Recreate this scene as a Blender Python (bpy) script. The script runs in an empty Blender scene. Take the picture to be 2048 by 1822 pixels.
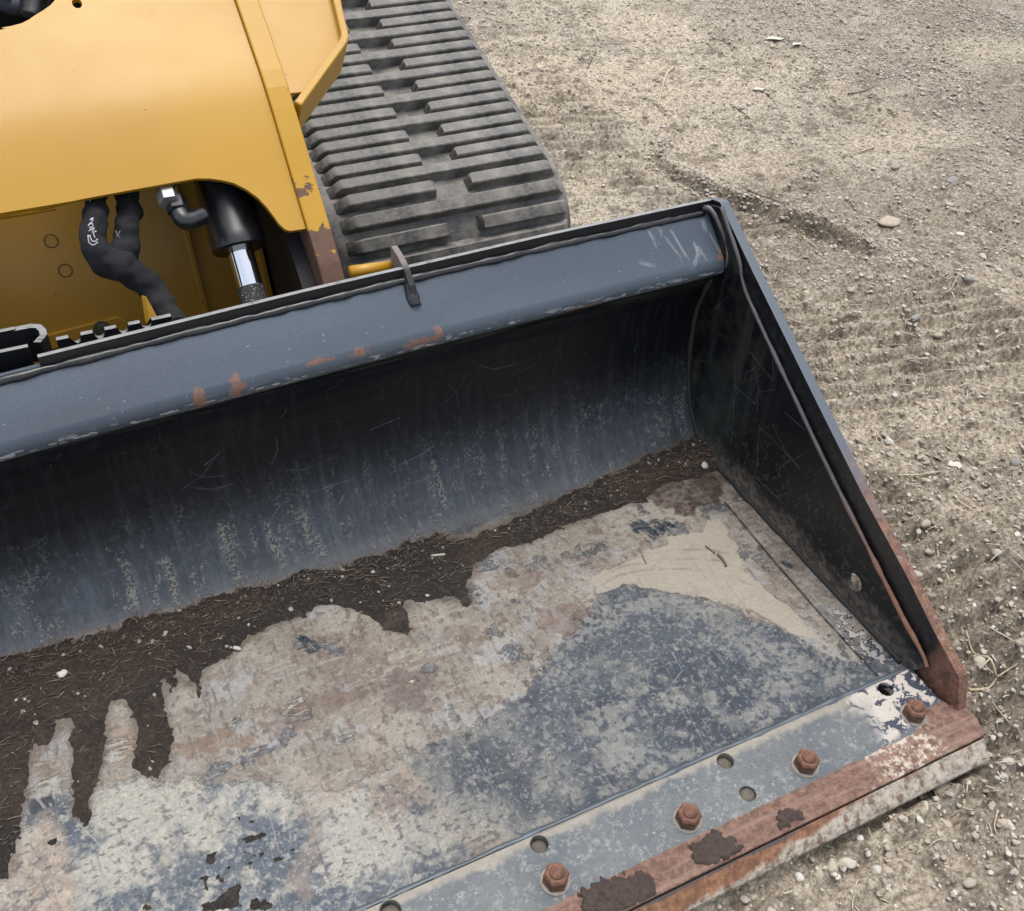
import bpy, bmesh, math, random
import numpy as np
from mathutils import Vector, Matrix, noise as mnoise
R = math.radians
rng = np.random.default_rng(7)
random.seed(7)
scene = bpy.context.scene
COL = scene.collection

# ------------------------------------------------------------------ camera
cam = bpy.data.cameras.new('camera')
cam.sensor_width = 36; cam.lens = 36 * 2050 / 2048; cam.clip_end = 500; cam.clip_start = 0.05
camo = bpy.data.objects.new('camera', cam); COL.objects.link(camo)
ax = [[0.897273, -0.438712, 0.049314], [0.261936, 0.618955, 0.740462], [-0.355373, -0.65148, 0.670286]]
m = Matrix(((ax[0][0], ax[1][0], ax[2][0]), (ax[0][1], ax[1][1], ax[2][1]), (ax[0][2], ax[1][2], ax[2][2])))
camo.matrix_world = Matrix.Translation((-1.29101, -0.58122, 1.6)) @ m.to_4x4()
scene.camera = camo

# ------------------------------------------------------------------ sky, sun, exposure
SUN_EL, SUN_AZ = 80, 25          # azimuth clockwise from +Y
world = bpy.data.worlds.new('World'); scene.world = world; world.use_nodes = True
wn = world.node_tree; wn.nodes.clear()
wo = wn.nodes.new('ShaderNodeOutputWorld'); wb = wn.nodes.new('ShaderNodeBackground')
sky = wn.nodes.new('ShaderNodeTexSky'); sky.sky_type = 'NISHITA'; sky.sun_disc = False
sky.sun_elevation = R(SUN_EL); sky.sun_rotation = R(SUN_AZ)
sky.air_density = 1.0; sky.dust_density = 3.0; sky.ozone_density = 1.0
hs = wn.nodes.new('ShaderNodeHueSaturation'); hs.inputs['Saturation'].default_value = 0.50
wn.links.new(sky.outputs[0], hs.inputs['Color']); wn.links.new(hs.outputs[0], wb.inputs[0])
wb.inputs[1].default_value = 0.15
wn.links.new(wb.outputs[0], wo.inputs[0])
sl = bpy.data.lights.new('sun', 'SUN'); sl.energy = 1.0; sl.angle = R(34); sl.color = (1, .955, .88)
so = bpy.data.objects.new('sun', sl); COL.objects.link(so)
sd = Vector((math.sin(R(SUN_AZ)) * math.cos(R(SUN_EL)), math.cos(R(SUN_AZ)) * math.cos(R(SUN_EL)), math.sin(R(SUN_EL))))
so.rotation_euler = sd.to_track_quat('Z', 'Y').to_euler(); so.location = (0, 0, 6)
scene.view_settings.view_transform = 'Standard'; scene.view_settings.look = 'None'
scene.view_settings.gamma = 1; scene.view_settings.use_curve_mapping = False
scene.view_settings.exposure = 0.95
scene.cycles.use_denoising = True
scene.cycles.max_bounces = 6; scene.cycles.diffuse_bounces = 4; scene.cycles.glossy_bounces = 4

# ------------------------------------------------------------------ noise (numpy)
def _h(ix, iy, s):
    n = (ix.astype(np.int64) * 374761393 + iy.astype(np.int64) * 668265263 + s * 982451653) & 0xffffffff
    n = ((n ^ (n >> 13)) * 1274126177) & 0xffffffff
    n = ((n ^ (n >> 16)) * 2246822519) & 0xffffffff
    return ((n ^ (n >> 15)) & 0xffffff).astype(np.float32) / 0xffffff
def vn(x, y, s=0):
    x0 = np.floor(x); y0 = np.floor(y); fx = (x - x0).astype(np.float32); fy = (y - y0).astype(np.float32)
    fx = fx * fx * (3 - 2 * fx); fy = fy * fy * (3 - 2 * fy)
    a = _h(x0, y0, s); b = _h(x0 + 1, y0, s); c = _h(x0, y0 + 1, s); d = _h(x0 + 1, y0 + 1, s)
    return (a + (b - a) * fx) * (1 - fy) + (c + (d - c) * fx) * fy
def fbm(x, y, o=4, s=0, g=.5):
    r = 0; a = 1; t = 0
    for k in range(o):
        r = r + a * vn(x * 2 ** k + 17.3 * k, y * 2 ** k - 9.1 * k, s + k); t += a; a *= g
    return r / t
def ss(a, b, v):
    t = np.clip((v - a) / (b - a), 0, 1); return t * t * (3 - 2 * t)
def inpoly(X, Y, poly):
    r = np.zeros(X.shape, bool); xs = [p[0] for p in poly]; ys = [p[1] for p in poly]
    bb = (X >= min(xs)) & (X <= max(xs)) & (Y >= min(ys)) & (Y <= max(ys))
    x = X[bb]; y = Y[bb]; q = np.zeros(x.shape, bool); n = len(poly)
    for i in range(n):
        x1, y1 = poly[i]; x2, y2 = poly[(i + 1) % n]
        if y1 == y2: continue
        q ^= ((y1 > y) != (y2 > y)) & (x < (x2 - x1) * (y - y1) / (y2 - y1) + x1)
    r[bb] = q; return r
def blur(a, n):
    for _ in range(n):
        b = a.copy(); b[1:] += a[:-1]; b[:-1] += a[1:]; b[0] += a[0]; b[-1] += a[-1]; a = b / 3
        b = a.copy(); b[:, 1:] += a[:, :-1]; b[:, :-1] += a[:, 1:]; b[:, 0] += a[:, 0]; b[:, -1] += a[:, -1]; a = b / 3
    return a
def mixc(c, col, mk):
    return c + (np.array(col, np.float32) - c) * np.clip(mk, 0, 1)[..., None]

# ------------------------------------------------------------------ objects
def setp(o, label=None, cat=None, group=None, kind=None):
    if label: o['label'] = label
    if cat: o['category'] = cat
    if group: o['group'] = group
    if kind: o['kind'] = kind
    return o
def empty(name, loc, label=None, cat=None, group=None):
    o = bpy.data.objects.new(name, None); COL.objects.link(o); o.location = loc; o.empty_display_size = .1
    bpy.context.view_layer.update()
    return setp(o, label, cat, group)
def link(name, me, mat=None, parent=None, smooth=False, bevel=0, kind=None, auto=None):
    o = bpy.data.objects.new(name, me); COL.objects.link(o)
    if mat and not me.materials: me.materials.append(mat)
    if smooth: me.polygons.foreach_set('use_smooth', [True] * len(me.polygons))
    if parent:
        o.parent = parent
        w = Matrix.Identity(4); q = parent
        while q: w = Matrix.Translation(q.location) @ w if not q.parent else w; q = q.parent
        # every root is only translated; parts keep identity, so world coordinates can be used for meshes
        root = parent
        while root.parent: root = root.parent
        if parent is root: o.matrix_parent_inverse = Matrix.Translation(-root.location)
    if bevel:
        b = o.modifiers.new('bevel', 'BEVEL'); b.width = bevel; b.segments = 2; b.limit_method = 'ANGLE'; b.angle_limit = R(35)
        b.harden_normals = False
    if auto: me.set_sharp_from_angle(angle=R(auto))
    if kind: o['kind'] = kind
    return o
def mesh(name, v, f):
    me = bpy.data.meshes.new(name); me.from_pydata([tuple(map(float, p)) for p in v], [], f); me.validate(); me.update(); return me
def prism(prof, x0, x1, name='p'):
    """extrude a (y,z) polygon along x"""
    n = len(prof)
    v = [(x0, y, z) for y, z in prof] + [(x1, y, z) for y, z in prof]
    bm = bmesh.new(); vs = [bm.verts.new(p) for p in v]
    for i in range(n): bm.faces.new((vs[i], vs[(i + 1) % n], vs[n + (i + 1) % n], vs[n + i]))
    bm.faces.new(vs[:n][::-1]); bm.faces.new(vs[n:])
    bmesh.ops.recalc_face_normals(bm, faces=bm.faces)
    me = bpy.data.meshes.new(name); bm.to_mesh(me); bm.free(); return me
def box(x0, x1, y0, y1, z0, z1): return prism([(y0, z0), (y1, z0), (y1, z1), (y0, z1)], x0, x1)
def plate_holes(outer, holes, thick, frame, nseg=20):
    """flat plate: outline and round holes in 2D (u,v), thickness along -normal. frame(u,v,w)->xyz"""
    bm = bmesh.new(); loops = [outer]
    for (cx, cy, r) in holes: loops.append([(cx + r * math.cos(2 * math.pi * k / nseg), cy + r * math.sin(2 * math.pi * k / nseg)) for k in range(nseg)])
    top = []
    for L in loops: top.append([bm.verts.new((p[0], p[1], 0)) for p in L])
    ed = []
    for L in top:
        for i in range(len(L)): ed.append(bm.edges.new((L[i], L[(i + 1) % len(L)])))
    bmesh.ops.triangle_fill(bm, use_beauty=True, use_dissolve=False, edges=ed)
    g = bmesh.ops.extrude_face_region(bm, geom=list(bm.faces))
    for e in g['geom']:
        if isinstance(e, bmesh.types.BMVert): e.co.z -= thick
    for vv in bm.verts: vv.co = frame(vv.co.x, vv.co.y, vv.co.z)
    bmesh.ops.recalc_face_normals(bm, faces=bm.faces)
    me = bpy.data.meshes.new('plate'); bm.to_mesh(me); bm.free(); return me
def tube(pts, rad, n=12, cap=True, lump=0, seed=0, sub=1):
    P = [Vector(p) for p in pts]; rad = rad if isinstance(rad, (list, tuple)) else [rad] * len(P)
    if sub > 1:                                    # catmull-rom
        Q = []; Rr = []
        for i in range(len(P) - 1):
            a = P[max(i - 1, 0)]; b = P[i]; c = P[i + 1]; d = P[min(i + 2, len(P) - 1)]
            for k in range(sub):
                t = k / sub
                Q.append(.5 * ((2 * b) + (c - a) * t + (2 * a - 5 * b + 4 * c - d) * t * t + (3 * b - a - 3 * c + d) * t ** 3)); Rr.append(rad[i] * (1 - t) + rad[i + 1] * t)
        Q.append(P[-1]); Rr.append(rad[-1]); P = Q; rad = Rr
    v = []; f = []; up = Vector((0.31, .2, .93))
    for i, p in enumerate(P):
        t = (P[min(i + 1, len(P) - 1)] - P[max(i - 1, 0)]).normalized()
        s = t.cross(up).normalized(); u = s.cross(t).normalized()
        for k in range(n):
            a = 2 * math.pi * k / n
            q = p + (s * math.cos(a) + u * math.sin(a)) * rad[i]
            if lump: q += (q - p).normalized() * lump * (mnoise.noise(q * 26 + Vector((seed, 0, 0))) + .5 * mnoise.noise(q * 60))
            v.append(q)
    for i in range(len(P) - 1):
        for k in range(n): f.append((i * n + k, i * n + (k + 1) % n, (i + 1) * n + (k + 1) % n, (i + 1) * n + k))
    if cap: f.append(tuple(range(n))[::-1]); f.append(tuple(range((len(P) - 1) * n, len(P) * n)))
    return mesh('tube', v, f)
def lathe(p0, p1, prof, n=28):
    """prof: list of (t along axis 0..1 length metres, radius)"""
    a = Vector(p0); d = (Vector(p1) - a).normalized(); s = d.cross(Vector((0, 0, 1)) if abs(d.z) < .95 else Vector((0, 1, 0))).normalized(); u = s.cross(d)
    v = []; f = []
    for (t, r) in prof:
        for k in range(n):
            an = 2 * math.pi * k / n; v.append(a + d * t + (s * math.cos(an) + u * math.sin(an)) * r)
    for i in range(len(prof) - 1):
        for k in range(n): f.append((i * n + k, (i + 1) * n + k, (i + 1) * n + (k + 1) % n, i * n + (k + 1) % n))
    f.append(tuple(range(n))); f.append(tuple(range((len(prof) - 1) * n, len(prof) * n))[::-1])
    return mesh('lathe', v, f)
def joinm(ms):
    bm = bmesh.new()
    for me in ms: bm.from_mesh(me)
    o = bpy.data.meshes.new('join'); bm.to_mesh(o); bm.free(); return o

# ------------------------------------------------------------------ materials
class NT:
    def __init__(s, name):
        s.m = bpy.data.materials.new(name); s.m.use_nodes = True; s.t = s.m.node_tree; s.t.nodes.clear()
        s.out = s.t.nodes.new('ShaderNodeOutputMaterial'); s.b = s.t.nodes.new('ShaderNodeBsdfPrincipled')
        s.t.links.new(s.b.outputs[0], s.out.inputs[0])
        s.co = s.t.nodes.new('ShaderNodeTexCoord').outputs['Object']
    def put(s, sock, val):
        if isinstance(val, bpy.types.NodeSocket): s.t.links.new(val, sock)
        else:
            if isinstance(val, tuple) and len(val) == 3 and len(sock.default_value) == 4: val = val + (1,)
            sock.default_value = val
    def set(s, **k):
        for a, v in k.items(): s.put(s.b.inputs[a.replace('_', ' ')], v)
    def noise(s, sc, det=4, rough=.55, scale3=None, co=None, dist=0):
        co = co or s.co
        if scale3:
            mp = s.t.nodes.new('ShaderNodeMapping'); s.t.links.new(co, mp.inputs[0]); mp.inputs['Scale'].default_value = scale3; co = mp.outputs[0]
        n = s.t.nodes.new('ShaderNodeTexNoise'); s.t.links.new(co, n.inputs['Vector'])
        n.inputs['Scale'].default_value = sc; n.inputs['Detail'].default_value = det; n.inputs['Roughness'].default_value = rough; n.inputs['Distortion'].default_value = dist
        return n.outputs[0]
    def voro(s, sc, feature='F1', out='Distance'):
        n = s.t.nodes.new('ShaderNodeTexVoronoi'); n.feature = feature; s.t.links.new(s.co, n.inputs['Vector']); n.inputs['Scale'].default_value = sc
        return n.outputs[out]
    def m2(s, op, a, b=0.0, c=None):
        n = s.t.nodes.new('ShaderNodeMath'); n.operation = op; s.put(n.inputs[0], a); s.put(n.inputs[1], b)
        if c is not None: s.put(n.inputs[2], c)
        return n.outputs[0]
    def sm(s, v, a, b, o0=0.0, o1=1.0):
        n = s.t.nodes.new('ShaderNodeMapRange'); n.interpolation_type = 'SMOOTHSTEP'; s.put(n.inputs['Value'], v)
        for k, q in zip(('From Min', 'From Max', 'To Min', 'To Max'), (a, b, o0, o1)): s.put(n.inputs[k], q)
        return n.outputs[0]
    def mix(s, f, a, b):
        n = s.t.nodes.new('ShaderNodeMix'); n.data_type = 'RGBA'; s.put(n.inputs[0], f); s.put(n.inputs[6], a); s.put(n.inputs[7], b); return n.outputs[2]
    def sep(s, co=None):
        n = s.t.nodes.new('ShaderNodeSeparateXYZ'); s.t.links.new(co or s.co, n.inputs[0]); return n.outputs
    def bump(s, h, st=.5, d=.002):
        n = s.t.nodes.new('ShaderNodeBump'); s.put(n.inputs['Height'], h); n.inputs['Strength'].default_value = st; n.inputs['Distance'].default_value = d
        s.t.links.new(n.outputs[0], s.b.inputs['Normal'])

BLK = (.0045, .0055, .0075)
def m_black(name='black_paint', rough=.32, dust_sheen=.35, col=BLK):
    n = NT(name)
    d = n.sm(n.noise(9, 6, .6), .42, .75); d2 = n.sm(n.noise(90, 4, .6), .5, .75)
    dd = n.m2('MULTIPLY', n.m2('ADD', d, d2), dust_sheen)
    n.set(Base_Color=n.mix(dd, col, (.07, .068, .062)), Roughness=n.m2('ADD', rough, n.m2('MULTIPLY', dd, .35)), IOR=1.6)
    n.bump(n.noise(45, 3), .12, .001); return n.m
def m_yellow(name='yellow_paint', chips=False):
    n = NT(name)
    base = n.mix(n.sm(n.noise(2.5, 4), .35, .7), (.42, .222, .005), (.385, .198, .004))
    dirt = n.sm(n.noise(30, 6, .65), .62, .82)
    base = n.mix(n.m2('MULTIPLY', dirt, .32), base, (.27, .19, .09))
    sp = n.sm(n.noise(48, 2, .5), .745, .775)
    base = n.mix(n.m2('MULTIPLY', sp, .6), base, (.08, .05, .03))
    n.set(Roughness=n.m2('ADD', .38, n.m2('MULTIPLY', n.noise(12, 5), .2)), IOR=1.5, Coat_Weight=.22, Coat_Roughness=.22)
    h = n.noise(420, 2, .5)
    if chips:
        z = n.sep()[2]
        nz = n.noise(26, 5, .62)
        nz2 = n.noise(60, 4, .6)
        band = n.sm(z, .60, .50, 0.0, .50)                       # bare towards the foot
        b2 = n.m2('MULTIPLY', n.sm(n.m2('ABSOLUTE', n.m2('SUBTRACT', z, .622)), .024, .008), .27)
        b3 = n.m2('MULTIPLY', n.sm(n.m2('ABSOLUTE', n.m2('SUBTRACT', z, .545)), .016, .006), .26)
        e = n.m2('ADD', n.m2('ADD', nz, band), n.m2('ADD', b2, b3))
        ch = n.sm(n.m2('ADD', e, n.m2('MULTIPLY', n.m2('SUBTRACT', nz2, .5), .2)), .735, .75)
        rust = n.mix(n.noise(70, 5, .7), (.055, .034, .024), (.17, .085, .05))
        base = n.mix(ch, base, rust)
        n.set(Roughness=n.sm(ch, 0.0, 1.0, .42, .75), Coat_Weight=0.0)
        h = n.m2('ADD', n.m2('MULTIPLY', h, .2), n.m2('MULTIPLY', ch, -1.0))
        n.bump(h, .6, .0008)
    else: n.bump(h, .10, .0008)
    n.set(Base_Color=base); return n.m
def m_rubber():
    n = NT('worn_rubber')
    a = n.sm(n.noise(11, 7, .7), .36, .66); b = n.sm(n.noise(60, 5, .7, scale3=(1, 2.5, 2.5)), .45, .7)
    c = n.mix(a, (.052, .051, .048), (.225, .212, .184)); c = n.mix(n.m2('MULTIPLY', b, .4), c, (.25, .225, .185))
    n.set(Base_Color=c, Roughness=n.sm(a, 0.0, 1.0, .5, .8)); n.bump(n.noise(130, 5, .7), .35, .002); return n.m
def m_rust(name, pale=0.0):
    n = NT(name)
    c = n.mix(n.sm(n.noise(38, 6, .7), .35, .68), (.085, .038, .024), (.235, .115, .075))
    c = n.mix(n.m2('MULTIPLY', n.sm(n.noise(17, 5, .6), .5, .72), pale), c, (.34, .29, .22))
    n.set(Base_Color=c, Roughness=.85); n.bump(n.noise(160, 5, .7), .5, .0015); return n.m
def m_plain(name, col, rough=.5, metal=0.0, bump=0.0, var=.3, sc=30):
    n = NT(name)
    c2 = tuple(v * (1 - var) for v in col)
    n.set(Base_Color=n.mix(n.noise(sc, 5, .6), c2, tuple(min(1, v * (1 + var)) for v in col)), Roughness=rough, Metallic=metal)
    if bump: n.bump(n.noise(sc * 4, 4, .6), bump, .001)
    return n.m
M_BLACK = m_black(); M_YEL = m_yellow(); M_CHIP = m_yellow('chipped_yellow_paint', True); M_RUB = m_rubber()
M_RUST = m_rust('rust'); M_STEEL = m_plain('zinc_steel', (.42, .44, .45), .38, .9)
M_CHROME = m_plain('chrome', (.85, .86, .86), .10, 1.0, var=.03)
M_VOID = m_plain('gap_shade_chassis_black', (.006, .006, .007), .6)  # near-black for the painted shade of the arm gap and for the chassis
M_SLEEVE = m_plain('woven_sleeve', (.010, .010, .012), .9, 0, 1.0, .5, sc=90)
M_EDGE = m_plain('worn_steel_edge', (.17, .19, .205), .45, .45, .2, var=.35, sc=60)

# ================================================================== GROUND
GZ = -.02
def axis(lo, hi, st):
    c = np.arange(lo, hi, st); a = [c[0]]; s = st
    while a[-1] > -45: s *= 1.09; a.append(a[-1] - s)
    b = [c[-1]]; s = st
    while b[-1] < 60: s *= 1.09; b.append(b[-1] + s)
    return np.concatenate([a[::-1][:-1], c, b[1:]])
gx = axis(-1.15, 3.1, .0078); gy = axis(-.75, 3.6, .0082)
GX, GY = np.meshgrid(gx, gy)
def pdist(X, Y, pl):
    best = np.full(X.shape, 1e9, np.float32); sgn = np.zeros(X.shape, np.float32); al = np.zeros(X.shape, np.float32); acc = 0
    for (a, b) in zip(pl[:-1], pl[1:]):
        dx, dy = b[0] - a[0], b[1] - a[1]; L = math.hypot(dx, dy)
        t = np.clip(((X - a[0]) * dx + (Y - a[1]) * dy) / L / L, 0, 1)
        d = np.hypot(X - a[0] - t * dx, Y - a[1] - t * dy); q = d < best
        best = np.where(q, d, best); sgn = np.where(q, np.sign(dx * (Y - a[1]) - dy * (X - a[0])), sgn); al = np.where(q, acc + t * L, al); acc += L
    return best, sgn, al
def ground_h(X, Y):
    h = (fbm(X * 1.1, Y * 1.1, 3, 1) - .5) * .045
    rough = (.35 + .65 * ss(.35, .65, fbm(X * 1.7 + 4, Y * 1.7, 3, 9))) * (1 - .45 * ss(1.3, 2.4, Y))
    d0, s0, a0 = pdist(X, Y, _L)
    imp = ss(.30, .48, fbm(X * 2.2 + 1, Y * 2.2, 2, 62)) * ss(.05, .10, np.where(a0 < LANE_L - .02, -d0 * s0 * LANE_S, 1.08 - X + .2)) * ss(3.0, 2.7, Y) * ss(.70, .82, Y)
    rough = rough * (1 - .62 * imp)
    wx = X + .03 * (fbm(X * 9, Y * 9, 2, 40) - .5); wy = Y + .03 * (fbm(X * 9 + 5, Y * 9, 2, 41) - .5)
    cl = np.abs(fbm(wx * 17, wy * 17, 3, 12) - .5) * 2
    h += (cl ** .8 - .3) * .022 * rough
    h += (ss(.52, .66, fbm(wx * 34, wy * 34, 2, 22))) * .0135 * rough
    h += (fbm(wx * 70, wy * 70, 2, 32) - .5) * .0165 * (.4 + rough)
    # lane pressed by the tracks: edge, berm, lug prints
    d, s, a = pdist(X + .035 * (fbm(X * 12, Y * 12, 4, 50) - .5), Y + .035 * (fbm(X * 12, Y * 12, 4, 51) - .5), [(1.13,4.211),(0.9148,3.017),(0.7344,2.158),(0.8287,1.927),(0.9327,1.758),(1.012,1.622),(1.051,1.471),(1.084,1.346)])
    ins = d * s                                   # sign set below
    end = ss(LANE_L, LANE_L - .15, a) * ss(LANE_0 - .25, LANE_0 + .1, a)
    h += -(.026 + .030 * fbm(X * 5, Y * 5, 2, 64)) * ss(-.004, .030, -ins * LANE_S) * ss(.75, .25, d) * end
    h += .022 * fbm(X * 25, Y * 25, 3, 67) * np.exp(-((-ins * LANE_S + .008) / .014) ** 2) * end * (.5 + fbm(X * 14, Y * 14, 2, 60))
    rib = np.sin(2 * math.pi * (Y + .22 * X + .02 * fbm(X * 4, Y * 4, 2, 61)) / .062)
    rm = ss(.40, .62, fbm(X * 2.3, Y * 2.3, 2, 62)) * ss(.06, .22, -ins * LANE_S) * ss(1.2, .7, d)
    h += .0190 * (np.sign(rib) * np.abs(rib) ** .6 * .8 + .30 * np.sin(2 * math.pi * (Y + .22 * X) / .031)) * imp * (.5 + 1.0 * fbm(X * 9, Y * 9, 2, 66)) * (1 + 0 * rm)
    # second lane by the bucket
    d2, s2, a2 = pdist(X, Y + .02 * (fbm(X * 8, Y * 8, 2, 70) - .5), [(0.268,0.7991),(0.3113,0.6612),(0.364,0.5445),(0.4025,0.4206),(0.4388,0.3035),(0.4783,0.1292),(0.4909,-0.1645)])
    in2 = -d2 * s2 * LANE_S
    h += .016 * np.exp(-(d2 / .03) ** 2) - .012 * ss(0, .05, in2) * ss(.8, .4, d2)
    rib2 = np.sin(2 * math.pi * (Y - .06 * X + .01 * fbm(X * 5, Y * 5, 2, 63)) / .058)
    h += .0170 * np.sign(rib2) * np.abs(rib2) ** .65 * ss(.02, .08, in2) * ss(.62, .5, Y) * ss(-.25, -.05, Y)
    h -= .012 * ss(.25, .0, np.maximum(np.maximum(-2.6 - X, X + .02), np.maximum(-.06 - Y, Y - .98)))
    return h, rough, np.maximum(ss(0, .06, in2) * ss(.75, .3, d2), .9 * (.5 + fbm(X * 10, Y * 10, 2, 65)) * ss(-.005, .015, -ins * LANE_S) * ss(.16, .03, d) * end)
LANE_S = 1.0
_L = [(1.13,4.211),(0.9148,3.017),(0.7344,2.158),(0.8287,1.927),(0.9327,1.758),(1.012,1.622),(1.051,1.471),(1.084,1.346)]
_c = np.cumsum([math.hypot(b[0] - a[0], b[1] - a[1]) for a, b in zip(_L[:-1], _L[1:])]); LANE_0, LANE_L = float(_c[1]), float(_c[-1])
_d, _s, _a = pdist(np.array([0.55]), np.array([1.5]), [(0.7344,2.158),(0.8287,1.927),(0.9327,1.758),(1.012,1.622),(1.051,1.471)])
LANE_S = 1.0 if _s[0] < 0 else -1.0
GH, GR, DAMP_SHADE = ground_h(GX, GY)
far = ss(6, 12, np.hypot(GX, GY)); GH = GH * (1 - far)
def bil(A, x, y):
    i = int(np.clip(np.searchsorted(gx, x) - 1, 0, len(gx) - 2)); j = int(np.clip(np.searchsorted(gy, y) - 1, 0, len(gy) - 2))
    u = (x - gx[i]) / (gx[i + 1] - gx[i]); v = (y - gy[j]) / (gy[j + 1] - gy[j])
    return float(A[j, i] * (1 - u) * (1 - v) + A[j, i + 1] * u * (1 - v) + A[j + 1, i] * (1 - u) * v + A[j + 1, i + 1] * u * v)
gcol = np.zeros(GX.shape + (3,), np.float32) + np.array((.475, .412, .318), np.float32)
gcol = mixc(gcol, (.235, .200, .158), .75 * ss(.42, .68, fbm(GX * 1.3 + 3, GY * 1.3, 4, 80)))
gcol = mixc(gcol, (.42, .375, .30), .7 * ss(.50, .70, fbm(GX * 2.1, GY * 2.1 + 7, 3, 81)))
gcol = mixc(gcol, (.185, .155, .122), .62 * DAMP_SHADE * ss(.2, .55, fbm(GX * 5, GY * 5, 3, 84)))  # damp soil in the bucket lane, painted shade on the rut face
gcol = mixc(gcol, (.205, .172, .135), .40 * ss(.50, .68, fbm(GX * 5.5, GY * 9, 5, 86, .62)))
gcol = mixc(gcol, (.185, .155, .12), .75 * ss(.56, .72, fbm(GX * 22, GY * 22, 3, 82)))
gcol = mixc(gcol, (.45, .40, .32), .6 * ss(.62, .80, fbm(GX * 40 + 9, GY * 40, 3, 83)))
for (cx, cy, rx, ry) in [(0.426, 0.817, 0.1, 0.1), (0.654, 0.7, 0.1, 0.05), (1.78, 2.01, 0.5, 0.12), (2.652, 2.574, 0.35, 0.15), (2.224, 2.401, 0.4, 0.08), (1.376, 2.539, 0.25, 0.1), (0.749, 0.556, 0.1, 0.05), (1.325, 3.295, 0.25, 0.3)]:
    q = ((GX - cx) / rx) ** 2 + ((GY - cy) / ry) ** 2
    gcol = mixc(gcol, (.47, .41, .32), .65 * ss(1.3, .3, q + 1.2 * (fbm(GX * 6, GY * 6, 3, 85) - .5)))
gbd = np.minimum(pdist(GX, GY, [(2.104,3.756),(1.943,3.092),(2.125,2.662),(2.327,2.421),(2.294,2.216),(2.407,1.829)])[0], pdist(GX, GY, [(2.85,3.692),(2.91,3.198),(3.078,2.72)])[0])
GRAV = ss(.5, .1, gbd + .35 * (fbm(GX * 3, GY * 3, 3, 90) - .5))
gcol = mixc(gcol, (.23, .205, .175), .40 * GRAV)
nv = GX.size; W_ = GX.shape[1]; H_ = GX.shape[0]
me = bpy.data.meshes.new('ground')
co = np.stack([GX, GY, GH + GZ], -1).reshape(-1, 3).astype(np.float32)
me.vertices.add(nv); me.vertices.foreach_set('co', co.ravel())
ii = np.arange(nv).reshape(H_, W_)
fc = np.stack([ii[:-1, :-1], ii[:-1, 1:], ii[1:, 1:], ii[1:, :-1]], -1).reshape(-1, 4)
def fill(me, fc):
    n = len(fc); k = fc.shape[1]
    me.loops.add(n * k); me.loops.foreach_set('vertex_index', fc.ravel().astype(np.int32))
    me.polygons.add(n); me.polygons.foreach_set('loop_start', np.arange(0, n * k, k, dtype=np.int32))
    try: me.polygons.foreach_set('loop_total', np.full(n, k, np.int32))
    except Exception: pass
    me.polygons.foreach_set('use_smooth', np.ones(n, bool)); me.update(calc_edges=True)
fill(me, fc)
ca = me.color_attributes.new('soil', 'FLOAT_COLOR', 'POINT')
ca.data.foreach_set('color', np.concatenate([gcol.reshape(-1, 3), np.ones((nv, 1), np.float32)], 1).ravel())
n = NT('dry_soil'); at = n.t.nodes.new('ShaderNodeVertexColor'); at.layer_name = 'soil'
f1 = n.noise(95, 6, .7); f2 = n.noise(330, 4, .7)
c = n.mix(n.sm(f1, .32, .7), (0.42, .41, .39), (1.45, 1.43, 1.40))
mu = n.t.nodes.new('ShaderNodeMix'); mu.data_type = 'RGBA'; mu.blend_type = 'MULTIPLY'; mu.inputs[0].default_value = 1
n.t.links.new(at.outputs[0], mu.inputs[6]); n.t.links.new(c, mu.inputs[7])
c = n.mix(n.m2('MULTIPLY', n.sm(n.voro(170, out='Distance'), .18, .05), n.sm(n.noise(30, 3), .5, .7)), mu.outputs[2], (.52, .48, .41))
n.set(Base_Color=c, Roughness=.95, Specular_IOR_Level=.25)
n.bump(n.m2('ADD', f1, n.m2('MULTIPLY', f2, .55)), .9, .007)
g = link('ground', me, n.m); setp(g, kind='structure', label='dry sandy soil yard with track prints')

def gz(x, y): return bil(GH, x, y) + GZ
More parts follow.
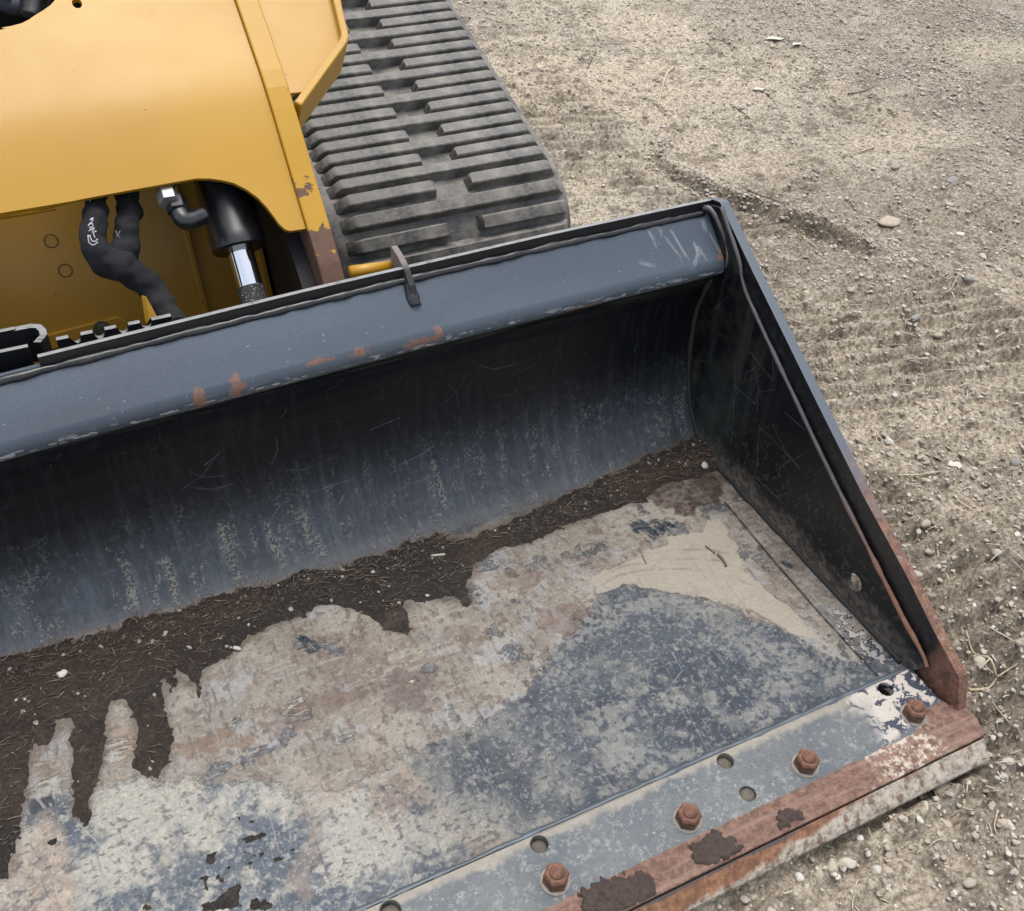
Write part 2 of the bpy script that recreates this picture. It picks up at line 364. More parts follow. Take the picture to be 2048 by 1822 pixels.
# loose stones as one countless mass
def ico(sub=1):
    bm = bmesh.new(); bmesh.ops.create_icosphere(bm, subdivisions=sub, radius=1)
    v = np.array([p.co[:] for p in bm.verts], np.float32); f = np.array([[q.index for q in t.verts] for t in bm.faces], np.int32); bm.free(); return v, f
IV, IF = ico(1); IV2, IF2 = ico(2)
def scatter(name, pos, size, flat, mat, label, cat, lump=.25, sub=1, cols=None):
    V, F = (IV, IF) if sub == 1 else (IV2, IF2); n = len(pos)
    a = rng.random(n) * 6.283; ca_, sa_ = np.cos(a), np.sin(a)
    v = V[None] * (1 + lump * (rng.random((n, len(V), 1)) - .5) * 2)
    sc = np.stack([size * (1 + .5 * rng.random(n)), size * (.7 + .4 * rng.random(n)), size * flat * (.7 + .6 * rng.random(n))], 1)[:, None]
    v = v * sc; x = v[..., 0] * ca_[:, None] - v[..., 1] * sa_[:, None]; y = v[..., 0] * sa_[:, None] + v[..., 1] * ca_[:, None]
    v = np.stack([x, y, v[..., 2]], -1) + pos[:, None]
    f = F[None] + (np.arange(n) * len(V))[:, None, None]
    me = bpy.data.meshes.new(name); me.vertices.add(n * len(V)); me.vertices.foreach_set('co', v.reshape(-1).astype(np.float32)); fill(me, f.reshape(-1, 3))
    if sub == 1: me.polygons.foreach_set('use_smooth', np.zeros(len(me.polygons), bool))
    if cols is not None:
        c4 = np.concatenate([np.repeat(cols, len(V), 0), np.ones((n * len(V), 1))], 1).astype(np.float32)
        q = me.color_attributes.new('tone', 'FLOAT_COLOR', 'POINT'); q.data.foreach_set('color', c4.ravel())
    return setp(link(name, me, mat), label, cat, kind='stuff')
def m_tone(name, rough=.85):
    n = NT(name); at = n.t.nodes.new('ShaderNodeVertexColor'); at.layer_name = 'tone'
    c = n.mix(n.m2('MULTIPLY', n.sm(n.noise(120, 5, .65), .45, .7), .45), at.outputs[0], (.27, .23, .18))
    n.set(Base_Color=c, Roughness=rough); n.bump(n.noise(260, 3), .3, .001); return n.m
M_TONE = m_tone('stone_and_crumb')
def tones(n, a, b, g=.12):
    t = rng.random((n, 1)); return (np.array(a) * (1 - t) + np.array(b) * t) * (1 + g * .35 * (rng.random((n, 3)) - .5))
def gpos(n, f, sink=.3):
    out = []; 
    while len(out) < n:
        x = -1.0 + 4.6 * rng.random(4000); y = -.7 + 5.0 * rng.random(4000)
        k = rng.random(4000) < f(x, y)
        for p in zip(x[k], y[k]):
            out.append(p)
            if len(out) >= n: break
    P = np.array(out); i = np.clip(np.searchsorted(gx, P[:, 0]), 0, len(gx) - 1); j = np.clip(np.searchsorted(gy, P[:, 1]), 0, len(gy) - 1)
    return np.column_stack([P, GH[j, i] + GZ])
def open_ground(x, y): return ((x > .04) | (y < -.07)) & (x > -1.0 - 0 * y) & (x < .55 + .85 * np.maximum(y, -.2) + .5)
def gd(x, y):
    i = np.clip(np.searchsorted(gx, x), 0, len(gx) - 1); j = np.clip(np.searchsorted(gy, y), 0, len(gy) - 1)
    return (.30 * (1 - .72 * ss(1.0, 2.0, y)) + .22 * GR[j, i] + .5 * GRAV[j, i] * (fbm(x * 4, y * 4, 2, 91) > .5) + 1.2 * ((np.abs(pdist(x, y, _L)[0]) < .05) & (y < 2.3)) + .10 * (y < .1)) * open_ground(x, y)
p = gpos(34000, gd); s = .0018 + .0042 * rng.random(34000) ** 2.8
s = s * (1 + .12 * np.clip(p[:, 1], 0, 3)); p[:, 2] += s * .25
scatter('soil_crumbs', p, s, .75, M_TONE, 'small dry crumbs and grit strewn over the soil', 'grit', cols=tones(34000, (.25, .215, .17), (.52, .475, .40)))
p = gpos(900, gd); s = .0035 + .0075 * rng.random(900) ** 4; p[:, 2] += s * .2
scatter('gravel', p, s, .65, M_TONE, 'scattered pale gravel pebbles on the soil', 'gravel', sub=1, lump=.16, cols=tones(900, (.26, .225, .18), (.52, .48, .42)))
p = gpos(2600, gd); s = .003 + .009 * rng.random(2600) ** 4; p[:, 2] += s * .05
scatter('clods', p, s, .6, M_TONE, 'crumbly soil clods along the track prints', 'soil clods', sub=2, lump=.26, cols=tones(2600, (.30, .26, .205), (.42, .37, .295)))

def straws(name, P, L, w, mat, label, cat, tilt=.25, dirs=None, cols=None):
    n = len(P); a = rng.random(n) * 6.283 if dirs is None else dirs; K = 4; vs = []; fs = []
    bend = (rng.random(n) - .5) * 1.6; el = (rng.random(n)) * tilt
    for i in range(n):
        x, y, z = P[i]; an = a[i]
        for k in range(K):
            dx, dy = math.cos(an), math.sin(an); o = len(vs) if False else None
            ww = w[i] * (1 - .5 * abs(k / (K - 1) - .4))
            vs += [(x - dy * ww, y + dx * ww, z), (x + dy * ww, y - dx * ww, z), (x, y, z + ww * 1.3)]
            st = L[i] / (K - 1); x += dx * st; y += dy * st; z += el[i] * st * (1 if k < 1 else -.35); an += bend[i] / K
        b = i * K * 3
        for k in range(K - 1):
            q = b + k * 3
            fs += [(q, q + 3, q + 5, q + 2), (q + 1, q + 2, q + 5, q + 4), (q, q + 1, q + 4, q + 3)]
    me = bpy.data.meshes.new(name); me.vertices.add(len(vs)); me.vertices.foreach_set('co', np.array(vs, np.float32).ravel()); fill(me, np.array(fs, np.int32))
    if cols is not None:
        q = me.color_attributes.new('tone', 'FLOAT_COLOR', 'POINT'); q.data.foreach_set('color', np.concatenate([np.repeat(cols, K * 3, 0), np.ones((n * K * 3, 1))], 1).astype(np.float32).ravel())
    return setp(link(name, me, mat), label, cat, kind='stuff')
NS = 2600
p = gpos(NS, lambda x, y: (.12 + .9 * ss(.5, .7, fbm(x * 2.2, y * 2.2, 2, 120)) + 1.6 * (np.hypot(x - .5, y - .5) < .28)) * open_ground(x, y)); p[:, 2] += .002
straws('dry_straw', p, .015 + .05 * rng.random(NS) ** 2, .0009 + .0013 * rng.random(NS), M_TONE, 'dry straw stalks and rootlets littering the soil', 'straw', cols=tones(NS, (.33, .285, .215), (.58, .52, .42)))

# single stones
def blob(name, x, y, sx, sy, sz, rot, seed, mat, label, cat, group=None, z=None, sink=.35, jag=.18):
    bm = bmesh.new(); bmesh.ops.create_icosphere(bm, subdivisions=3, radius=1)
    for v in bm.verts:
        q = v.co.copy(); v.co = q * (1 + jag * mnoise.noise(q * 1.3 + Vector((seed * 3.1, seed, 0))) * 2 + jag * .35 * mnoise.noise(q * 4 + Vector((seed, 0, 0))))
        v.co.x *= sx; v.co.y *= sy; v.co.z *= sz
    bmesh.ops.rotate(bm, cent=(0, 0, 0), matrix=Matrix.Rotation(rot, 3, 'Z'), verts=bm.verts)
    me = bpy.data.meshes.new(name); bm.to_mesh(me); bm.free()
    o = link(name, me, mat, smooth=True); o.location = (x, y, (gz(x, y) if z is None else z) + sz * (1 - 2 * sink)); return setp(o, label, cat, group)
def m_stone(name, c): return m_plain(name, c, .8, 0, .4, .25, 45)
GREY = m_stone('grey_stone', (.24, .225, .20)); PALE = m_stone('pale_stone', (.43, .395, .335)); WHITE = m_stone('white_stone', (.52, .50, .46)); TAN = m_stone('tan_stone', (.36, .30, .23))
G = 'stones lying on the soil yard'
STN = [([(1.607,1.665)], .026, .019, .014, GREY, 'largest smooth grey stone, at the upper right of the yard'),
 ([(1.649,1.629)], .014, .010, .008, TAN, 'small tan stone just right of the largest smooth grey stone'),
 ([(0.875,1.055)], .020, .010, .007, GREY, 'flat grey stone left of the forked dead stalk, near the tread prints'),
 ([(0.4424,0.6729)], .012, .009, .010, WHITE, 'teardrop shaped white stone beside the bucket side plate'),
 ([(0.6842,0.4935)], .014, .010, .010, GREY, 'grey stone cut by the right picture edge beside green straw'),
 ([(0.5872,0.5153)], .008, .006, .005, TAN, 'rounded tan stone right of the crumpled pale leaf'),
 ([(0.5033,0.3122)], .010, .007, .005, WHITE, 'bright white stone at the right picture edge beyond the soil ridge'),
 ([(0.4689,0.3661)], .007, .009, .007, PALE, 'pale upright pebble on top of the soil ridge beside the bucket'),
 ([(1.209,1.536)], .044, .026, .010, TAN, 'long flat whitish rock lying just beyond the edge of the track rut'),
 ([(1.379,1.388)], .014, .010, .006, WHITE, 'white pebble to the right of the long flat whitish rock'),
 ([(1.341,1.254)], .016, .010, .008, PALE, 'pale stone with a dark hollow under it, far right'),
 ([(1.186,1.161)], .016, .011, .009, GREY, 'bluish grey stone above the forked dead stalk'),
 ([(0.6944,1.112)], .022, .014, .012, TAN, 'knobbly tan stone in the tread prints right of the bucket'),
 ([(1.49,1.824)], .020, .011, .008, GREY, 'dark grey oval stone left of the largest smooth grey stone'),
 ([(1.198,1.901)], .016, .012, .011, GREY, 'round dark stone above the rut edge'),
 ([(1.278,2.454)], .014, .012, .011, PALE, 'little round pale stone in the middle of the far yard'),
 ([(0.8664,1.029)], .010, .008, .007, TAN, 'small reddish tan stone touching the flat grey stone'),
 ([(-0.329,-0.1664)], .009, .008, .007, PALE, 'white angular stone in front of the cutting edge, lower right'),
 ([(-0.3165,-0.1768)], .009, .008, .007, TAN, 'tan angular stone touching the white angular stone before the lip'),
 ([(-0.3925,-0.1306)], .014, .009, .007, TAN, 'buried flat tan stone in front of the cutting edge'),
 ([(-0.3599,-0.1362)], .013, .009, .007, PALE, 'pale broken stone between the buried flat stone and white stone'),
 ([(-0.3051,-0.1071)], .008, .007, .006, WHITE, 'round white pebble close to the bucket lip'),
 ([(-0.0655,-0.1926)], .011, .009, .008, TAN, 'brown round stone of a pair at the lower right edge'),
 ([(-0.0518,-0.1988)], .010, .007, .006, PALE, 'pale round stone of a pair at the lower right edge'),
 ([(-0.1031,-0.0961)], .020, .016, .010, TAN, 'cracked clod of tan soil under the corner of the lip'),
 ([(-0.4415,-0.1175)], .010, .007, .007, WHITE, 'white pebble sitting in a small dark hole by the lip')]
for k, (p, sx, sy, sz, mt, lb) in enumerate(STN):
    blob('stone', p[0][0], p[0][1], sx, sy, sz, 0 if sx > .04 else k * 1.7, k + 1, mt, lb, 'stone', G, sink=.3)
# chips, leaf, twigs
TWIG = m_plain('dry_twig', (.42, .35, .24), .8, 0, .3, .25); DTWIG = m_plain('dark_twig', (.12, .09, .07), .85, 0, .3)
def twig(pts, r, mat, label, lift=.006, forks=()):
    P = [(x, y, gz(x, y) + lift) for x, y in pts]
    ms = [tube(P, [r * (1 - .5 * i / (len(P) - 1)) for i in range(len(P))], 6, sub=4)]
    for f in forks:
        Q = [(x, y, gz(x, y) + lift + .004) for x, y in f]; ms.append(tube(Q, [r * .6, r * .3] if len(Q) == 2 else [r * .6] * len(Q), 6, sub=3))
    o = link('twig', joinm(ms), mat, smooth=True); setp(o, label, 'twig', 'dead twigs and stalks on the soil')
twig([(1.225,2.861),(1.158,2.813),(1.064,2.699),(0.9525,2.555)], .006, TWIG, 'long pale curved stalk lying alone in the far yard')
twig([(1.24,2.477),(1.24,2.4),(1.231,2.3)], .003, DTWIG, 'thin curved twig beside the little round pale stone')
twig([(0.9978,3.113),(0.9148,3.017),(0.8771,2.975)], .003, DTWIG, 'short dark twig standing near the rubber track')
twig([(1.524,1.975),(1.44,1.967),(1.358,1.977)], .0035, TWIG, 'straight pale twig with a knot above the rut edge')
twig([(0.9085,1.859),(0.9342,1.801),(0.9562,1.757)], .003, DTWIG, 'dark twig lying along the crest of the rut edge')
twig([(0.9416,1.632),(0.9401,1.571),(0.9362,1.516)], .003, TWIG, 'broken pale stalk resting in the track rut')
twig([(1.105,1.215),(1.101,1.157),(1.081,1.122),(1.05,1.069)], .0028, TWIG, 'forked dead stalk in the middle of the right yard', forks=([(1.105,1.147),(1.157,1.179),(1.197,1.208)],))
twig([(0.3589,0.5559),(0.4446,0.5474),(0.5199,0.5343)], .0022, TWIG, 'long pale straw running beside the bucket side plate', forks=([(0.4121,0.5462),(0.4307,0.5123)], [(0.4271,0.5454),(0.48,0.5513)]))
twig([(0.455,0.451),(0.4404,0.4043),(0.4444,0.3818)], .0028, TWIG, 'short thick stalk propped on the soil ridge')
twig([(0.1019,0.0473),(0.1456,0.038),(0.1748,0.0469)], .0032, TWIG, 'pale branching stalk touching the bucket corner', forks=([(0.1684,0.0433),(0.17,0.0753),(0.1697,0.1088),(0.1694,0.143)], [(0.1702,0.049),(0.1469,0.0724)], [(0.1748,0.0469),(0.2356,0.0528)], [(0.17,0.0753),(0.1332,0.0655)]))
twig([(0.0889,0.0342),(0.0776,-0.0161),(0.07,-0.0425),(0.0527,-0.0756)], .0025, DTWIG, 'dark crooked twig right of the rusty corner of the lip')
twig([(-0.0596,-0.1717),(-0.0791,-0.1884),(-0.092,-0.2046)], .0018, TWIG, 'short stalk beside the pair of round stones')
twig([(-0.239,-0.1204),(-0.21,-0.1134)], .0018, TWIG, 'forked straw in front of the cutting edge', forks=([(-0.2448,-0.1207),(-0.2209,-0.1216)],))
twig([(1.759,2.404),(1.846,2.415),(1.955,2.441)], .004, DTWIG, 'long dark stick in the far gravel')
LEAF = m_plain('pale_dry_leaf', (.55, .53, .43), .7, 0, .2, .12)
def chip(px, L, Wd, rot, label, mat=LEAF, cat='leaf', name='leaf'):
    x, y = px[0]; v = []; f = []; nx, ny = 7, 4
    for i in range(nx + 1):
        for j in range(ny + 1):
            u = i / nx * 2 - 1; w = (j / ny * 2 - 1) * (1 - abs(u) ** 2.2 + .08)
            X_ = u * L; Y_ = w * Wd; c, s_ = math.cos(rot), math.sin(rot)
            v.append((x + X_ * c - Y_ * s_, y + X_ * s_ + Y_ * c, gz(x, y) + .008 + .25 * Wd * abs(w) + .004 * math.sin(u * 5 + w * 3)))
    for i in range(nx):
        for j in range(ny): a = i * (ny + 1) + j; f.append((a, a + ny + 1, a + ny + 2, a + 1))
    me = mesh('leaf', v, f); o = link(name, me, mat, smooth=True); q = o.modifiers.new('thick', 'SOLIDIFY'); q.thickness = .0012
    setp(o, label, cat)
chip([(0.5338,0.5437)], .017, .009, 2.2, 'crumpled pale leaf right of the bucket side plate')
chip([(1.844,2.998)], .060, .016, -.15, 'long white wood chip in the far yard', name='wood_chip', cat='wood chip')
chip([(1.879,2.894)], .034, .012, .3, 'short curled white wood chip right of the long chip', name='wood_chip', cat='wood chip')
chip([(1.433,2.56)], .030, .012, .0, 'lilac white flake lying above the little round stone', name='wood_chip', cat='wood chip')

# ================================================================== BUCKET
BX0, BX1 = -2.60, -.02
def sag(x): return -.017 * min(x * x, 2.2) if not isinstance(x, np.ndarray) else -.017 * np.minimum(x * x, 2.2)
PR = np.array([(0.105, 0.016), (0.7, 0.002), (0.745, 0.0025), (0.785, 0.007), (0.82, 0.018), (0.85, 0.038), (0.875, 0.066), (0.895, 0.1), (0.912, 0.145), (0.924, 0.2), (0.931, 0.26), (0.933, 0.32), (0.928, 0.37), (0.916, 0.405), (0.902, 0.428), (0.889, 0.441), (0.877, 0.451), (0.872, 0.462), (0.873, 0.474), (0.88, 0.486), (0.922, 0.521), (0.972, 0.561)]); SL = np.concatenate([[0], np.cumsum(np.hypot(*np.diff(PR, axis=0).T))]); STOT = SL[-1]
def prof_at(s):
    y = np.interp(s, SL, PR[:, 0]); z = np.interp(s, SL, PR[:, 1]); return y, z
bucket = empty('loader_bucket', (-1.3, .5, 0), 'black steel loader bucket with rusty cutting edge and dried mud inside, on the soil', 'loader bucket')

# ---- painted surface of the liner (colour, roughness, height) in metres X by S
PXM = 880; TX0, TX1 = -1.62, -.02
TW = int((TX1 - TX0) * PXM); TH = int(STOT * PXM)
xs = TX0 + (np.arange(TW) + .5) / TW * (TX1 - TX0); svs = (np.arange(TH) + .5) / TH * STOT
X, S = np.meshgrid(xs.astype(np.float32), svs.astype(np.float32))
S_WALL = float(np.interp(.85, PR[:8, 0], SL[:8])); S_FOLD = float(SL[16]); S_FL = float(SL[19])
col = np.zeros(X.shape + (3,), np.float32) + np.array(BLK, np.float32)
rgh = np.full(X.shape, .34, np.float32); hgt = np.zeros(X.shape, np.float32)
n1 = fbm(X * 90, S * 90, 4, 200); n2 = fbm(X * 22, S * 22, 4, 210); n3 = fbm(X * 7, S * 7, 4, 220); n4 = vn(X * 500, S * 500, 230)
wX = X + .020 * (fbm(X * 30, S * 30, 3, 240) - .5) + .010 * (n1 - .5); wS = S + .020 * (fbm(X * 30 + 7, S * 30, 3, 241) - .5) + .010 * (fbm(X * 90, S * 90 + 5, 3, 242) - .5)
floorm = ss(S_WALL - .035, S_WALL - .09, S)
# wall: dust streaks, with painted sky reflection brightening towards the foot
wall = (S > S_WALL - .1) & (S < S_FOLD)
streak = fbm(X * 42, S * 3.2, 4, 250); st2 = fbm(X * 130, S * 14, 3, 251)
foot = ss(S_WALL + .30, S_WALL + .02, S)
dust_sheen = np.clip(foot ** 2.3 * 1.05 * (.66 + .35 * (streak - .3)) + ss(.52, .8, streak) * foot ** 1.5 * .28 * (.3 + st2) + ss(.60, .76, n1) * foot ** 1.5 * .40 + .05 * ss(.5, .8, st2), 0, 1)
col = mixc(col, (.145, .160, .178), dust_sheen * .50 * (1 - floorm)); rgh += dust_sheen * .12
gr_ = fbm(X * 260, S * 90, 4, 252); col = col * (1 + (.6 * (gr_ - .5) + .4 * (st2 - .5)) * ((S > S_WALL - .1) & (S < S_FOLD - .02)))[..., None]
crk = ss(.56, .64, fbm(X * 70, S * 20, 4, 253)) * ss(.45, .6, fbm(X * 220, S * 220, 3, 254)) * foot ** 2.2 * ss(.40, .60, fbm(X * 420, S * 420, 2, 255)); col = mixc(col, (.26, .25, .22), crk * .7); hgt += .3 * crk
spk = (vn(X * 620, S * 620, 260) > .985) * ss(.4, .6, n2); col = mixc(col, (.36, .34, .30), spk * .5 * (S < S_FL) * foot)
for L, wd in (([(-1.121,0.8449),(-1.12,0.7838),(-1.121,0.7225)], .011), ([(-1.04,0.8291),(-1.034,0.778),(-1.028,0.7331)], .009), ([(-0.9687,0.8233),(-0.9592,0.7763),(-0.9491,0.7317)], .012), ([(-1.313,0.8268),(-1.313,0.7841),(-1.316,0.7438)], .008), ([(-1.241,0.8132),(-1.24,0.7649),(-1.244,0.7245)], .008), ([(-0.6698,0.8468),(-0.6662,0.7938),(-0.6655,0.7541)], .006)):
    d = pdist(X, S, L)[0]; mk = ss(wd * 1.8, wd * .1, d + .016 * (n2 - .5)) * ss(.46, .56, fbm(X * 330, S * 330, 3, 265) + .03)
    col = mixc(col, (.27, .25, .215), mk * .75); rgh += .3 * mk; hgt += .4 * mk
# flange: bluish sky reflection put into its colour
fl = ss(S_FOLD - .02, S_FOLD + .015, S)
col = mixc(col, (.098, .124, .156), fl * (.34 + .50 * fbm(X * 1.6, S * 5, 3, 256))); rgh = rgh * (1 - fl) + (.40 + .05 * n1) * fl
# scuffed fold
band = np.exp(-((S - (S_FOLD - .004)) / .016) ** 2) * ss(-.02, -.12, X)
hst = fbm(X * 9, S * 260, 4, 270)
sc = band * ss(.50, .62, hst + .12 * (fbm(X * 5, S * 9, 2, 271) - .5)) ; col = mixc(col, (.15, .145, .13), sc * .75); rgh += .3 * sc
under = np.exp(-((S - (S_FOLD - .040)) / .022) ** 2) * ss(.45, .65, hst); col = mixc(col, (.06, .058, .05), under * .8)
sc2 = np.exp(-((S - (S_FOLD + .012)) / .007) ** 2) * ss(.60, .66, fbm(X * 60, S * 240, 3, 272)); col = mixc(col, (.40, .41, .41), sc2 * .8)
RC = (.23, .105, .06)
for P_, rx, ry in (([(-1.12,1.225)], .012, .022), ([(-1.053,1.233)], .013, .022), ([(-0.8255,1.235)], .020, .008), ([(-0.9007,1.238)], .03, .005), ([(-0.7093,1.224)], .035, .010), ([(-0.6698,1.232)], .010, .016), ([(-0.011,1.25)], .022, .020), ([(-0.3421,1.209)], .05, .004)):
    d = np.sqrt(((X - P_[0][0]) / rx) ** 2 + ((S - P_[0][1]) / ry) ** 2) + 1.5 * (fbm(X * 160, S * 110, 3, 280) - .5)
    mk = ss(1.15, .6, d) * np.clip(.25 + 1.5 * (fbm(X * 240, S * 240, 3, 281) - .2), 0, 1); col = mixc(col, RC, mk * .9); rgh = rgh + (.75 - rgh) * mk; hgt -= .3 * mk
def line(pts_, w, c, a, dash=0):
    global col
    xs_ = [p[0] for p in pts_]; s_ = [p[1] for p in pts_]; mg = w * 3 + .002
    i0, i1 = int((min(xs_) - mg - TX0) * PXM), int((max(xs_) + mg - TX0) * PXM) + 1; j0, j1 = int((min(s_) - mg) * PXM), int((max(s_) + mg) * PXM) + 1
    i0, j0 = max(i0, 0), max(j0, 0)
    if i1 <= i0 + 1 or j1 <= j0 + 1: return
    x_, y_ = X[j0:j1, i0:i1], S[j0:j1, i0:i1]
    if x_.size == 0: return
    d = pdist(x_, y_, pts_)[0]; mk = ss(w * 1.5, w * .4, d) * a * (1 - dash + dash * n1[j0:j1, i0:i1] * 2)
    col[j0:j1, i0:i1] = mixc(col[j0:j1, i0:i1], c, mk)
for k in range(150):                                            # fine scratches on the wall
    x = TX0 + (TX1 - TX0) * rng.random(); s = S_WALL + (S_FOLD - S_WALL) * rng.random(); a = rng.normal(.25, .5) if rng.random() < .7 else 1.57 + rng.normal(0, .5); L = .01 + .10 * rng.random() ** 3
    line([(x, s), (x + .5 * L * math.cos(a), s + .5 * L * math.sin(a)), (x + L * math.cos(a + .25), s + L * math.sin(a + .25))], .0005 + .0006 * rng.random(), (.11, .12, .13), .12 + .3 * rng.random() ** 2, .9)
for L in ([(-1.003,0.8575),(-1.043,0.8138)], [(-1.076,0.7859),(-1.003,0.8575)], [(-0.9392,0.8657),(-0.8537,0.8677)], [(-0.7435,0.8689),(-0.6853,0.881),(-0.6637,0.8929)], [(-0.8689,0.8433),(-0.9453,0.7503)], [(-0.7981,0.9728),(-0.7325,0.9831)], [(-1.127,0.9986),(-1.096,1.019)], [(-1.003,0.7357),(-0.8802,0.752)], [(-0.7757,0.8148),(-0.6713,0.8238)]):
    line(L, .0010, (.15, .16, .17), .45, .9)
for L in ([(-0.1688,1.331),(-0.1643,1.311),(-0.1649,1.293)], [(-0.1446,1.337),(-0.146,1.32)], [(-0.139,1.313),(-0.1182,1.265)], [(-0.1217,1.327),(-0.1057,1.266)], [(-0.0767,1.289),(-0.0753,1.267)], [(-0.2129,1.277),(-0.1856,1.26)], [(-0.0385,1.333),(-0.0409,1.31)], [(-0.0687,1.271),(-0.0943,1.243)], [(-0.0725,1.278),(-0.0619,1.25)], [(-0.0334,1.298),(-0.0243,1.262)]):
    for q in range(5):
        J = [(p[0] + rng.normal(0, .0025), p[1] + rng.normal(0, .004)) for p in L]; line(J, .0008 + .0012 * rng.random(), (.22, .23, .24), .28, .95)
for k in range(26):
    x = TX0 + (TX1 - TX0) * rng.random(); s = S_FOLD + .02 + .09 * rng.random(); line([(x, s), (x + .004 * rng.random() ** 2 + .001, s + .003 * (rng.random() - .5))], .0008, (.3, .34, .38), .5)
# floor: bare scuffed steel with water spots
bare = (.082, .097, .115)
fcol = np.zeros_like(col) + np.array(bare, np.float32)
fcol = mixc(fcol, (.045, .058, .078), ss(.40, .62, n3)); fcol = mixc(fcol, (.20, .20, .185), .75 * ss(.54, .72, n2)); fcol = mixc(fcol, (.30, .29, .26), .6 * ss(.60, .74, n1))
fcol = mixc(fcol, (.035, .045, .060), .55 * ss(.62, .75, fbm(X * 55, S * 55, 3, 290)))
fh = .25 * n1
k_ = 4200
cx_ = TX0 + 1.6 * rng.random(k_); cs_ = .62 * rng.random(k_); cr_ = .0013 + .0040 * rng.random(k_) ** 5
for x, s, r in zip(cx_, cs_, cr_):
    i0, i1, j0, j1 = int((x - r * 1.6 - TX0) * PXM), int((x + r * 1.6 - TX0) * PXM) + 2, int((s - r * 1.6) * PXM), int((s + r * 1.6) * PXM) + 2
    i0, j0 = max(i0, 0), max(j0, 0); x_, y_ = X[j0:j1, i0:i1], S[j0:j1, i0:i1]
    if x_.size == 0: continue
    d = np.hypot(x_ - x, y_ - s) / r; mk = ss(1.25, 1.0, d) * ss(.55, .9, d) * .55 * rng.random() ** .5 + ss(.7, .3, d) * .5 * rng.random()
    fcol[j0:j1, i0:i1] = mixc(fcol[j0:j1, i0:i1], (.42, .42, .39), mk); fh[j0:j1, i0:i1] += mk * .5
# lower left: cream lime bloom and rust blush
cream = ss(-.72, -1.02, X + .20 * (n3 - .5) * 2 + .25 * (S - .2)) * ss(.40, .58, fbm(X * 12, S * 12, 4, 300) * .75 + n1 * .25 + .06)
fcol = mixc(fcol, (.36, .34, .285), cream * .82); fcol = mixc(fcol, (.33, .245, .18), .5 * ss(.56, .70, fbm(X * 11 + 3, S * 4, 3, 301)) * ss(-.75, -.95, X))
frg = .50 + .25 * n1 + .2 * cream
TAN1 = (.215, .188, .155)
def wp(poly, soft=3): return blur(inpoly(wX, wS, poly).astype(np.float32), soft)
tan = inpoly(wX, wS, [(-1.641,0.4537),(-1.576,0.4138),(-1.533,0.4447),(-1.492,0.3456),(-1.405,0.3859),(-1.349,0.3394),(-1.254,0.3162),(-1.179,0.2504),(-1.091,0.1998),(-1.011,0.225),(-0.9217,0.2385),(-0.8454,0.2373),(-0.7751,0.2398),(-0.6959,0.276),(-0.6209,0.3182),(-0.5414,0.3629),(-0.479,0.4129),(-0.4114,0.4076),(-0.3263,0.3518),(-0.2331,0.2736),(-0.1868,0.1864),(-0.1447,0.0999),(-0.1096,0.032),(1.594,1.137),(0.0419,0.2472),(0.0276,0.4673),(0.0155,0.6862),(-0.0287,0.7537),(-0.2921,0.7274),(-0.6795,0.6865),(-1.195,0.7342),(-1.607,0.7541)]).astype(np.float32)
tb_ = blur(tan[::6, ::6], 14); tb_ = blur(np.repeat(np.repeat(tb_, 6, 0), 6, 1)[:TH, :TW] if tb_.shape[0] * 6 >= TH and tb_.shape[1] * 6 >= TW else tan, 12)
tan = ss(.34, .72, tb_ + .62 * (fbm(X * 150, S * 150, 4, 360) - .5) + .75 * (fbm(X * 26, S * 26, 3, 362) - .5)) * ss(S_WALL - .04, S_WALL - .09, S)

thin = ss(.58, .70, fbm(X * 16, S * 16, 4, 310)) * .75
tc = np.zeros_like(col) + np.array(TAN1, np.float32)
tc = mixc(tc, (.29, .262, .222), .8 * ss(.48, .68, fbm(X * 14 + 5, S * 14, 4, 311))); tc = mixc(tc, (.165, .132, .108), .75 * ss(.54, .70, fbm(X * 9, S * 12, 4, 312)))
tc = mixc(tc, (.13, .095, .075), .6 * ss(.64, .72, fbm(X * 70, S * 95, 3, 313)))
tc = mixc(tc, (.30, .31, .31), thin * .7)
fl1 = fbm(X * 75 + 40 * n3, S * 160, 4, 350); fl2 = fbm(X * 260, S * 260, 2, 351)
tc = mixc(tc, (.32, .29, .252), .5 * ss(.56, .66, fl1)); tc = mixc(tc, (.115, .09, .075), .65 * ss(.62, .70, fbm(X * 110, S * 60, 4, 352))); tc = tc * (.78 + .44 * fl2)[..., None]
tan = tan * (1 - .8 * ss(.57, .63, fbm(X * 20 + 2, S * 26, 5, 353) - .05) * ss(.45, .6, fl1 + .1))
fcol = fcol * (.72 + .56 * fbm(X * 300, S * 300, 2, 354))[..., None]; fcol = mixc(fcol, (.04, .05, .065), .6 * ss(.60, .70, fbm(X * 100, S * 150, 4, 355))); fcol = mixc(fcol, (.36, .36, .335), .45 * ss(.64, .74, fbm(X * 190, S * 190, 4, 356))); fcol = mixc(fcol, (.33, .32, .285), .55 * ss(.56, .68, fbm(X * 8, S * 14, 5, 357)) * ss(.35, .6, fbm(X * 120, S * 120, 3, 358)))
fcol = fcol + (tc - fcol) * (tan * .93)[..., None]; frg = frg + (.85 - frg) * tan
fh = fh + tan * (.30 + .8 * n2 + .8 * fl1 + .4 * fl2)
